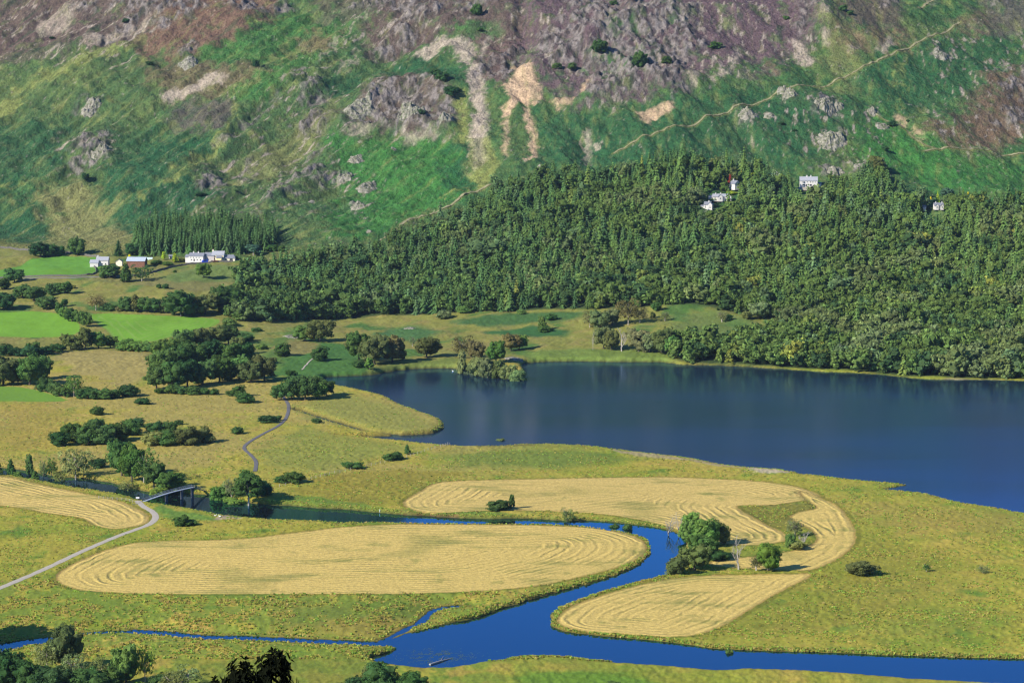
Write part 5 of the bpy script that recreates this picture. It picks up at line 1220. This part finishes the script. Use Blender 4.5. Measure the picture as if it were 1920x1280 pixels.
wing(h, 2.6, 2.6, 2.0, .9, M['whitewash'], M['slate'], doors=((0, .8, 1.7),))
def vehicle(name, label, u, v, paint, L=4.3, Wd=1.8, Hh=1.5, rz=0., cat='car', van=False):
    h = building(name, label, u, v, rz, cat, .15); b = MB(); a = L / 2; w = Wd / 2
    pr = [(-a, .35), (-a, .85), (-a * .62, .95), (-a * .36, Hh), (a * .55, Hh), (a * .92, .95), (a, .85), (a, .35)] if not van else [(-a, .35), (-a, 1.1), (-a * .75, Hh * .95), (-a * .6, Hh), (a, Hh), (a, .35)]
    m_ = len(pr); b.add([(x, -w, z) for x, z in pr] + [(x, w, z) for x, z in pr], [tuple(range(m_)), tuple(range(m_, 2 * m_))[::-1]] + [((i + 1) % m_, i, i + m_, (i + 1) % m_ + m_) for i in range(m_)])
    part(b, 'body', paint, h)
    for s in (-1, 1):
        g = MB(); g.box(-a * .45, a * .5, s * w - .02 if s > 0 else -w - .02, s * w + .02 if s > 0 else -w + .02, Hh * .64, Hh * .92); part(g, 'side_window', M['glass'], h)
    for x in (-a * .62, a * .62):
        for s in (-1, 1):
            t = MB(); t.tube([(x, s * w - s * .15, .33), (x, s * w + s * .04, .33)], .33, 10); part(t, 'wheel', M['tyre'], h)
vehicle('parked_van', 'blue van parked against the right end of the white farmhouse', 384, 492, M['bluepaint'], 4.8, 2.0, 2.3, .3, 'van', True)
vehicle('parked_car', 'dark red car parked in front of the cream house', 403, 493, M['rust'], 4.2, 1.8, 1.5, .1)

# ------------------------------------------------------------------ dry stone walls
def stone_wall(label, pts, hgt=1.2, th=.6, group='dry stone walls on the valley floor'):
    L = W(smooth_poly(pts, False, 4)); seg = np.hypot(*np.diff(L, axis=0).T); s = np.concatenate([[0], np.cumsum(seg)])
    t = np.arange(0, s[-1], 1.3); px, py = np.interp(t, s, L[:, 0]), np.interp(t, s, L[:, 1]); dx, dy = np.gradient(px), np.gradient(py); l = np.hypot(dx, dy) + 1e-9
    nx, ny = -dy / l, dx / l; z = height(px, py); n = len(t); hh_ = hgt * (1 + rng.normal(0, .09, n))
    prof = [(-.5, -.3), (-.42, .55), (-.25, 1.0), (.25, 1.03), (.42, .55), (.5, -.3)]
    Vv = np.stack([np.stack([px + nx * th * a * (1 + rng.normal(0, .08, n)), py + ny * th * a, z + hh_ * b], 1) for a, b in prof], 1).reshape(-1, 3)
    i = np.arange(n * 6).reshape(n, 6); q = np.stack([i[:-1, :-1], i[:-1, 1:], i[1:, 1:], i[1:, :-1]], -1).reshape(-1, 4)
    o = obj('dry_stone_wall', mesh_np('dry_stone_wall', Vv, q, 4, M['drystone'])); tag(o, label, 'wall', group)
stone_wall('grey dry stone wall along the top of the upper farm pasture', [(-80,468),(0,466),(60,468),(100,471),(125,473),(150,475),(180,481),(200,484)], 1.5)
stone_wall('grey dry stone wall between the lane and the farm pasture', [(-60,528),(0,522),(60,521),(120,520),(172,517),(180,505),(174,498)], 1.3)
stone_wall('grey stone wall edging the lane below the barn', [(225,520),(262,517),(290,511),(330,499),(380,494),(440,492)], 1.4)

# ------------------------------------------------------------------ fences
def fence(label, pts, sp=3.0, hgt=1.25, rails=2, flat=False, thick=.09, grp='post and wire fences of the delta'):
    L = W(pts); seg = np.hypot(*np.diff(L, axis=0).T); s = np.concatenate([[0], np.cumsum(seg)]); t = np.arange(0, s[-1] + .01, sp)
    px, py = np.interp(t, s, L[:, 0]), np.interp(t, s, L[:, 1]); z = np.maximum(height(px, py), -.3)
    root = tag(empty('wire_fence', (px[0], py[0], z[0])), label, 'fence', grp)
    for a, b, c in zip(px[:95], py[:95], z[:95]):
        m = MB(); m.box(a - px[0] - thick, a - px[0] + thick, b - py[0] - thick, b - py[0] + thick, c - z[0] - .4, c - z[0] + hgt + rng.uniform(-.1, .1)); part(m, 'post', M['silverwood'], root)
    for r_ in range(rails):
        m = MB(); m.tube([(a - px[0], b - py[0], c - z[0] + hgt * (.5 + .4 * r_)) for a, b, c in zip(px, py, z)], .025, 4); part(m, 'wire', M['silverwood'], root)
fence('line of pale fence posts running out into the lake', [(826,838),(838,835),(848,831),(856,829)], 2.4, 1.5)
fence('long wire fence along the bushes from the river to the lake', [(524,912),(560,905),(620,889),(690,875),(760,858),(818,840)], 4.0)
fence('short wire fence beside the start of the gravel path', [(185,934),(215,937),(240,940),(256,944)], 2.6)

# ------------------------------------------------------------------ footbridge
A0, B0 = W([(268,939)])[0], W([(362,926)])[0]
def at_px(u, v, x, y):  # height of the point above x,y seen at photo row v
    b = (640 - v) / F; return HC + y * (-sp + b * cp) / (cp + b * sp)
ax_ = B0 - A0; Lb = float(np.hypot(*ax_)); ang = math.atan2(ax_[1], ax_[0])
br = tag(empty('footbridge', (A0[0], A0[1], 0), ang), 'slender arched grey footbridge on dark piers crossing the river', 'bridge')
zA, zB = 1.5, at_px(362, 912.6, *B0)
def deck_z(t): return zA + (zB - zA) * t + .55 * math.sin(PI * t)
ts = [i / 24 for i in range(25)]
d = MB(); n = len(ts)
vs = []
for t in ts:
    z = deck_z(t)
    for y_, dz in ((-.75, 0), (.75, 0), (.75, -.18), (-.75, -.18)): vs.append((t * Lb, y_, z + dz))
fc = []
for i in range(n - 1):
    for k in range(4): fc.append((i * 4 + k, (i + 1) * 4 + k, (i + 1) * 4 + (k + 1) % 4, i * 4 + (k + 1) % 4))
d.add(vs, fc + [(0, 1, 2, 3), tuple((n - 1) * 4 + k for k in (3, 2, 1, 0))]); part(d, 'deck', M['steel'], br)
for s in (-1, 1):
    r_ = MB(); 
    for hh_ in (.5, 1.05): r_.tube([(t * Lb, s * .72, deck_z(t) + hh_) for t in ts], .05 if hh_ > 1 else .03, 5)
    for t in ts[::2]: r_.tube([(t * Lb, s * .72, deck_z(t)), (t * Lb, s * .72, deck_z(t) + 1.05)], .035, 4)
    part(r_, 'railing', M['steel'], br)
for u, v, u2 in ((304, 937, 304), (333, 930, 333), (361, 925, 361)):
    tt_ = np.linspace(0, 1, 201); pp_ = A0[None] + ax_[None] * tt_[:, None]; t = float(tt_[np.argmin(np.abs(960 + F * pp_[:, 0] / pp_[:, 1] * (cp + .06 * sp) - u))])
    t = min(max(t, .05), .985); m = MB(); z = deck_z(t) - .19
    for s in (-1, 1): m.box(t * Lb - .22, t * Lb + .22, s * .62 - .2, s * .62 + .2, -1.6, z)
    m.box(t * Lb - .42, t * Lb + .42, -1.15, 1.15, z - .35, z - .003); m.box(t * Lb - .2, t * Lb + .2, -.32, .32, .2, z - .36); part(m, 'pier', M['darkwood'], br)
C0 = W([(386,917)])[0]; cv = C0 - B0; lc = float(np.hypot(*cv)); ca_ = math.atan2(cv[1], cv[0]) - ang
rm = MB(); ex = Vector((math.cos(ca_), math.sin(ca_), 0)); sd_ = Vector((-ex.y, ex.x, 0)); p0 = Vector((Lb, 0, deck_z(1))); p1 = p0 + ex * lc; p1.z = 1.1
rm.add([p0 - sd_ * .7, p0 + sd_ * .7, p1 + sd_ * .7, p1 - sd_ * .7] + [q - Vector((0, 0, .25)) for q in (p0 - sd_ * .7, p0 + sd_ * .7, p1 + sd_ * .7, p1 - sd_ * .7)], [(0,1,2,3),(7,6,5,4),(0,4,5,1),(1,5,6,2),(2,6,7,3),(3,7,4,0)])
part(rm, 'ramp', M['silverwood'], br)
rr_ = MB()
for s in (-1, 1):
    rr_.tube([p0 + sd_ * .68 * s + Vector((0, 0, 1)), p1 + sd_ * .68 * s + Vector((0, 0, 1))], .045, 5)
    for k in range(5): q = p0.lerp(p1, k / 4) + sd_ * .68 * s; rr_.tube([q, q + Vector((0, 0, 1))], .04, 4)
part(rr_, 'railing', M['silverwood'], br)
ab = MB(); ab.box(-1.2, .8, -1.3, 1.3, -1.5, zA - .3); part(ab, 'abutment', M['rock'], br)

# sign and stones by the bridge foot
x, y, z = ground_pt(258, 938)
sg = tag(empty('sign_post', (x, y, z), .2), 'small white sign on a post beside the near end of the footbridge', 'sign')
m = MB(); m.box(-.07, .07, -.07, .07, -.4, 1.7); part(m, 'post', M['wood'], sg)
m = MB(); m.box(-.75, .75, -.12, -.075, 1.0, 1.75); part(m, 'board', M['signface'], sg)
def rock(label, u, v, wpx, hpx, group=None, name='boulder', mat='rock', depth=1.0, cat='rock', sink=.25):
    """an outcrop bedded in the ground: a craggy cap that follows the slope and dips under the turf at its edge"""
    x, y, z = ground_pt(u, v); px = y / F; n = 34 if wpx > 6 else 10; a, b = wpx * px / 2 * 1.1, wpx * px / 2 * 1.25; s0 = rng.uniform(0, 99)
    gx_, gy_ = np.meshgrid(np.linspace(-1.25, 1.25, n), np.linspace(-1.25, 1.25, n)); gx_, gy_ = gx_.ravel(), gy_.ravel()
    rr = np.hypot(gx_, gy_) * (1 + .45 * fbm(gx_ * 1.6 + s0, gy_ * 1.6, 3, 3)) ; wx__, wy__ = x + gx_ * a, y + b * .8 + gy_ * b
    cap = np.clip(1.05 - rr ** 2.2, -.6, 1); cr = ridged(gx_ * 2.2 + s0, gy_ * 2.6, 4, 5)
    h = hpx * px * .42 * np.where(cap > 0, np.abs(cap) ** .8 * (.5 + .7 * cr), cap * .9)
    V = np.stack([gx_ * a, b * .8 + gy_ * b, height(wx__, wy__) - z + h], 1)
    q = np.arange(n * n).reshape(n, n); q = np.stack([q[:-1, :-1], q[:-1, 1:], q[1:, 1:], q[1:, :-1]], -1).reshape(-1, 4)
    keep = (rr[q].min(1) < 1.15); q = q[keep]
    o = obj(name, mesh_np(name, V, q, 4, M[mat], False), None, (x, y, z)); tag(o, label, cat, group); return o
for i in range(5): rock('pale stones heaped beside the near end of the footbridge', 249 + i * 3 + rng.uniform(-1, 1), 944 + rng.uniform(-2, 3), 3.4, 1.7, 'stones by the bridge', 'stone', 'rock', cat='stone')
for i in range(9): rock('rough stones lining the far bank at the footbridge end', 367 + i * 3.8, 925.5 + i * .75 + rng.uniform(-.8, .8), 3.2, 1.6, 'bank stones at the far bridge end', 'stone', 'rock', cat='stone')
for a in [
 ('pale rounded outcrop like a loaf on the bracken slope', 666, 303, 26, 15), ('grey outcrop above the wood on the bracken slope', 647, 333, 30, 17), ('pale whaleback outcrop on the bracken slope', 686, 355, 36, 12), ('dark grey outcrop lowest on the bracken slope', 670, 388, 24, 14),
 ('flat pale outcrop under the diagonal fell path', 1470, 183, 24, 11), ('pale flat slab beside the outcrop under the fell path', 1483, 192, 22, 9), ('tall grey crag block on the right fell', 1549, 218, 34, 30), ('grey crag shoulder right of the tall crag block', 1572, 212, 18, 18),
 ('pale domed outcrop above the white house', 1560, 276, 44, 22), ('small grey boulder on the right fell', 1636, 214, 18, 13), ('larger grey boulder beside the dark fell bush', 1655, 241, 22, 13),
 ('purple grey outcrop under the diagonal path', 1405, 228, 30, 15), ('low grey outcrop right of the purple grey one', 1442, 227, 18, 9), ('pale outcrop high on the right fell', 1765, 124, 26, 14), ('tiny pale rock above the high right outcrop', 1759, 90, 9, 6),
 ('pale crag above the left conifer wood', 185, 302, 30, 26), ('pale outcrop on the left fell', 167, 212, 32, 20), ('grey block at the top left of the big crag', 770, 235, 44, 34), ('spiky grey rock in the middle of the big crag', 765, 215, 26, 22),
 ('low grey rock at the left foot of the big crag', 670, 228, 50, 20), ('grey rock at the right foot of the big crag', 835, 250, 26, 18), ('small pale boulder at the edge of the wood', 1014, 328, 12, 6), ('pale rocks beside the large fell edge tree', 1612, 327, 20, 12),
 ('brown crag right behind the white house', 1568, 328, 26, 16), ('rock slab on the far shore headland', 962, 676, 30, 7), ('pale knoll rock beside the brown tinged tree', 548, 634, 30, 6), ('pale rock on the moor below the wood', 768, 619, 18, 6),
 ('grey rock on the left fell above the bracken', 352, 132, 30, 14), ('small dark rock right of centre bracken slope', 738, 286, 9, 6), ('pale rock left of the wood path', 692, 440, 10, 6), ('small pale rock on the lower bracken slope', 583, 385, 10, 5)]:
    rock(a[0], a[1], a[2], a[3], a[4])

# ------------------------------------------------------------------ small things
def bird(label, u, v, rz, water=False, grp=None):
    p = W([(u, v)], 0 if water else None)[0]; z = 0.0 if water else hz(p[0], p[1])
    root = tag(empty('white_swan', (p[0], p[1], z), rz), label, 'bird', grp)
    me = MB(); me.tube([(-.62, 0, .34), (-.5, 0, .30), (-.3, 0, .28), (0, 0, .26), (.25, 0, .30), (.42, 0, .42), (.46, 0, .62), (.40, 0, .82), (.46, 0, .93), (.56, 0, .93), (.64, 0, .90)], [.02, .12, .23, .27, .2, .09, .055, .05, .065, .06, .03], 10)
    b = part(me, 'body', M['feather'], root, True)
    k = MB(); k.tube([(.62, 0, .90), (.76, 0, .85)], [.03, .012], 6); part(k, 'beak', M['orange'], root)
bird('white swan resting on the river beach, left of the pair', 404, 968, .3, grp=None)
bird('white swan resting on the river beach, right of the pair', 412, 969.5, 2.7)
bird('white swan on the lake off the wooded headland', 963, 711, .5, True)
bird('white swan on the lake left of the wooded headland', 849, 696, 2.9, True)
x, y, z = ground_pt(712, 953)
m = MB(); m.box(-.09, .09, -.09, .09, -.3, 1.1); m.box(-.12, .12, -.12, .12, 1.1, 1.16); o = m.build('marker_post', M['white']); o.location = (x, y, z); tag(o, 'short white marker post on the far river bank', 'post')
# sunken log and water weed in the river pool
p = W([(806, 1246), (845, 1234)], 0); m = MB(); m.tube([(p[0][0], p[0][1], .15), ((p[0][0] + p[1][0]) / 2, (p[0][1] + p[1][1]) / 2, .22), (p[1][0], p[1][1], .05)], [.38, .3, .15], 8)
m.tube([((p[0][0] + p[1][0]) / 2, (p[0][1] + p[1][1]) / 2, .2), (p[1][0] - 2.5, p[1][1] + 2, .35)], [.14, .04], 6)
o = m.build('fallen_log', M['silverwood']); tag(o, 'weathered log lying in the shallow water of the river pool', 'log')
nw = 1400; q = W([(790,1230),(850,1240)], 0); wx_ = rng.normal(q[:, 0].mean(), 6.0, nw); wy_ = rng.normal(q[:, 1].mean() + 4, 5.5, nw); kk = (fbm(wx_ / 3, wy_ / 4, 3, 5) > .05); wx_, wy_ = wx_[kk], wy_[kk]
Vw = []; 
aa = rng.uniform(0, 6.28, len(wx_)); 
for k_ in range(6): Vw.append(np.stack([wx_ + np.cos(aa + k_ * PI / 3) * .16, wy_ + np.sin(aa + k_ * PI / 3) * .16, np.full(len(wx_), .015) + .01 * (k_ % 2)], 1))
Vw = np.stack(Vw, 1).reshape(-1, 3)
o = obj('water_lilies', mesh_np('water_lilies', Vw, np.arange(len(Vw)).reshape(-1, 6), 6, M['grassblades'], False, np.tile(A(150, 170, 120), (len(Vw), 1)))); tag(o, 'floating water weed spread over the river pool', 'water weed', kind='stuff')

# ------------------------------------------------------------------ trees close below the viewpoint
def near_tree(kind, x, y, ztop, wid, hgt, green, label, i=0, name='viewpoint_tree', seed=0):
    t = tag(empty(name, (x, y, ztop - hgt), seed), label, 'tree')
    c = obj('crown', PROTO_NEAR[i], t, color=green); c.scale = (wid, wid, hgt)
    k = obj('trunk', PROTO[('round_t', i)], t); k.scale = (wid, wid, hgt)
def leafy(seed, ns=42):
    """outward shoots, each ending in a rosette of long leaves, so that single leaves stand out against the view"""
    r = np.random.default_rng(seed)
    d = r.normal(0, 1, (ns, 3)); d[:, 2] = np.abs(d[:, 2]) * 1.2; d /= np.linalg.norm(d, axis=1)[:, None]
    tip = np.array([0, 0, .5]) + d * [.44, .44, .48] * r.uniform(.55, 1.0, (ns, 1)) ** .6
    V = []; Fq = []; b0 = 0
    for i in range(ns):
        a1 = np.cross(d[i], r.normal(0, 1, 3)); a1 /= np.linalg.norm(a1); a2 = np.cross(d[i], a1)
        for lay in range(3):
            c0 = tip[i] - d[i] * lay * .055
            for k in range(6):
                t = k * PI / 3 + lay * .5 + r.uniform(-.3, .3); o = (a1 * np.cos(t) + a2 * np.sin(t)) * .9 + d[i] * (.55 - .25 * lay); o /= np.linalg.norm(o)
                L = .12 * r.uniform(.7, 1.25); s = np.cross(o, d[i]); s /= np.linalg.norm(s) + 1e-9; w = L * .2
                V += [c0, c0 + o * L * .45 + s * w, c0 + o * L - d[i] * L * .25, c0 + o * L * .45 - s * w]
                Fq += [[b0, b0 + 1, b0 + 2], [b0, b0 + 2, b0 + 3]]; b0 += 4
        c1 = np.array([0, 0, .42]); s = np.cross(d[i], [0.1, .9, .2]); s /= np.linalg.norm(s); s *= .006; t2 = np.cross(d[i], s)
        V += [c1 + s, c1 - s, tip[i], c1 + t2]; Fq += [[b0, b0 + 1, b0 + 2], [b0 + 1, b0 + 3, b0 + 2]]; b0 += 4
    return mesh_np('crown', np.array(V), np.array(Fq), 3, M['leaves'], False, np.ones((len(V), 3)))
PROTO_NEAR = [leafy(700), leafy(710)]
def ray(u, v, dist):
    a, b = (u - 960) / F, (640 - v) / F; Y = cp + b * sp; t = dist / Y; return a * t, dist, HC + (-sp + b * cp) * t
shaded_leaf = np.array([.010, .013, .007])  # near-black leaf colour carries the shade these close trees stand in
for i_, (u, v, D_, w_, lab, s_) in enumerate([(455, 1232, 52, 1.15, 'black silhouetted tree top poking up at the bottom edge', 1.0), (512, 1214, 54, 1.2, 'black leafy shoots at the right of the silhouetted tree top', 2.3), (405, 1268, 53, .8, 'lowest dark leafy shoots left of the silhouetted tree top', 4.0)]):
    x, y, z = ray(u, v, D_); near_tree('near', x, y, z, w_, 1.9 if i_ < 2 else 1.5, shaded_leaf, lab, i_ % 2, 'silhouetted_tree', s_)

# ------------------------------------------------------------------ light, sky, air
SUN_EL, SUN_AZ = math.radians(31), math.radians(54)   # light travels towards +x, +y
ld = Vector((math.sin(SUN_AZ) * math.cos(SUN_EL), math.cos(SUN_AZ) * math.cos(SUN_EL), -math.sin(SUN_EL)))
sd2 = bpy.data.lights.new('sun', 'SUN'); so = bpy.data.objects.new('sun', sd2); COL.objects.link(so)
so.rotation_euler = ld.to_track_quat('-Z', 'Y').to_euler(); sd2.energy = 5.0; sd2.angle = math.radians(.5); sd2.color = (1.0, .93, .80)
w = bpy.data.worlds.new('World'); sc.world = w; w.use_nodes = True; nt = w.node_tree; nt.nodes.clear()
sk = nt.nodes.new('ShaderNodeTexSky'); sk.sky_type = 'NISHITA'; sk.sun_disc = False; sk.sun_elevation = SUN_EL
# sun stands opposite to the light's travel direction; rotation is measured from +Y clockwise
sk.sun_rotation = math.atan2(-ld.x, -ld.y); sk.air_density = 1.0; sk.dust_density = .4; sk.ozone_density = 2.0; sk.altitude = 200
bg = nt.nodes.new('ShaderNodeBackground'); bg.inputs[1].default_value = .10; ow = nt.nodes.new('ShaderNodeOutputWorld')
tn = nt.nodes.new('ShaderNodeMix'); tn.data_type = 'RGBA'; tn.blend_type = 'MULTIPLY'; tn.inputs[0].default_value = 1; tn.inputs[7].default_value = (.28, .58, 1.0, 1)
nt.links.new(sk.outputs[0], tn.inputs[6]); nt.links.new(tn.outputs[2], bg.inputs[0]); nt.links.new(bg.outputs[0], ow.inputs[0])
HAZE = 0.00002
if HAZE:
    m, nt = new_mat('haze'); vv = nt.nodes.new('ShaderNodeVolumePrincipled'); vv.inputs['Color'].default_value = (.62, .78, 1.0, 1); vv.inputs['Density'].default_value = HAZE; vv.inputs['Anisotropy'].default_value = .3
    oo = nt.nodes.new('ShaderNodeOutputMaterial'); nt.links.new(vv.outputs[0], oo.inputs['Volume'])
    b = MB(); b.box(-2700, 2700, -500, 4000, -15, 520); o = b.build('haze', m); tag(o, kind='stuff')
sc.view_settings.view_transform = 'Standard'; sc.view_settings.look = 'None'; sc.view_settings.exposure = .75; sc.view_settings.gamma = 1
try: sc.cycles.use_denoising = True; sc.cycles.denoiser = 'OPENIMAGEDENOISE'; sc.cycles.denoising_input_passes = 'RGB_ALBEDO_NORMAL'; sc.cycles.denoising_prefilter = 'ACCURATE'; sc.cycles.filter_width = 1.3
except Exception: pass
sc.cycles.max_bounces = 6; sc.cycles.diffuse_bounces = 2; sc.cycles.glossy_bounces = 3; sc.cycles.transmission_bounces = 2; sc.cycles.volume_bounces = 0; sc.cycles.transparent_max_bounces = 4
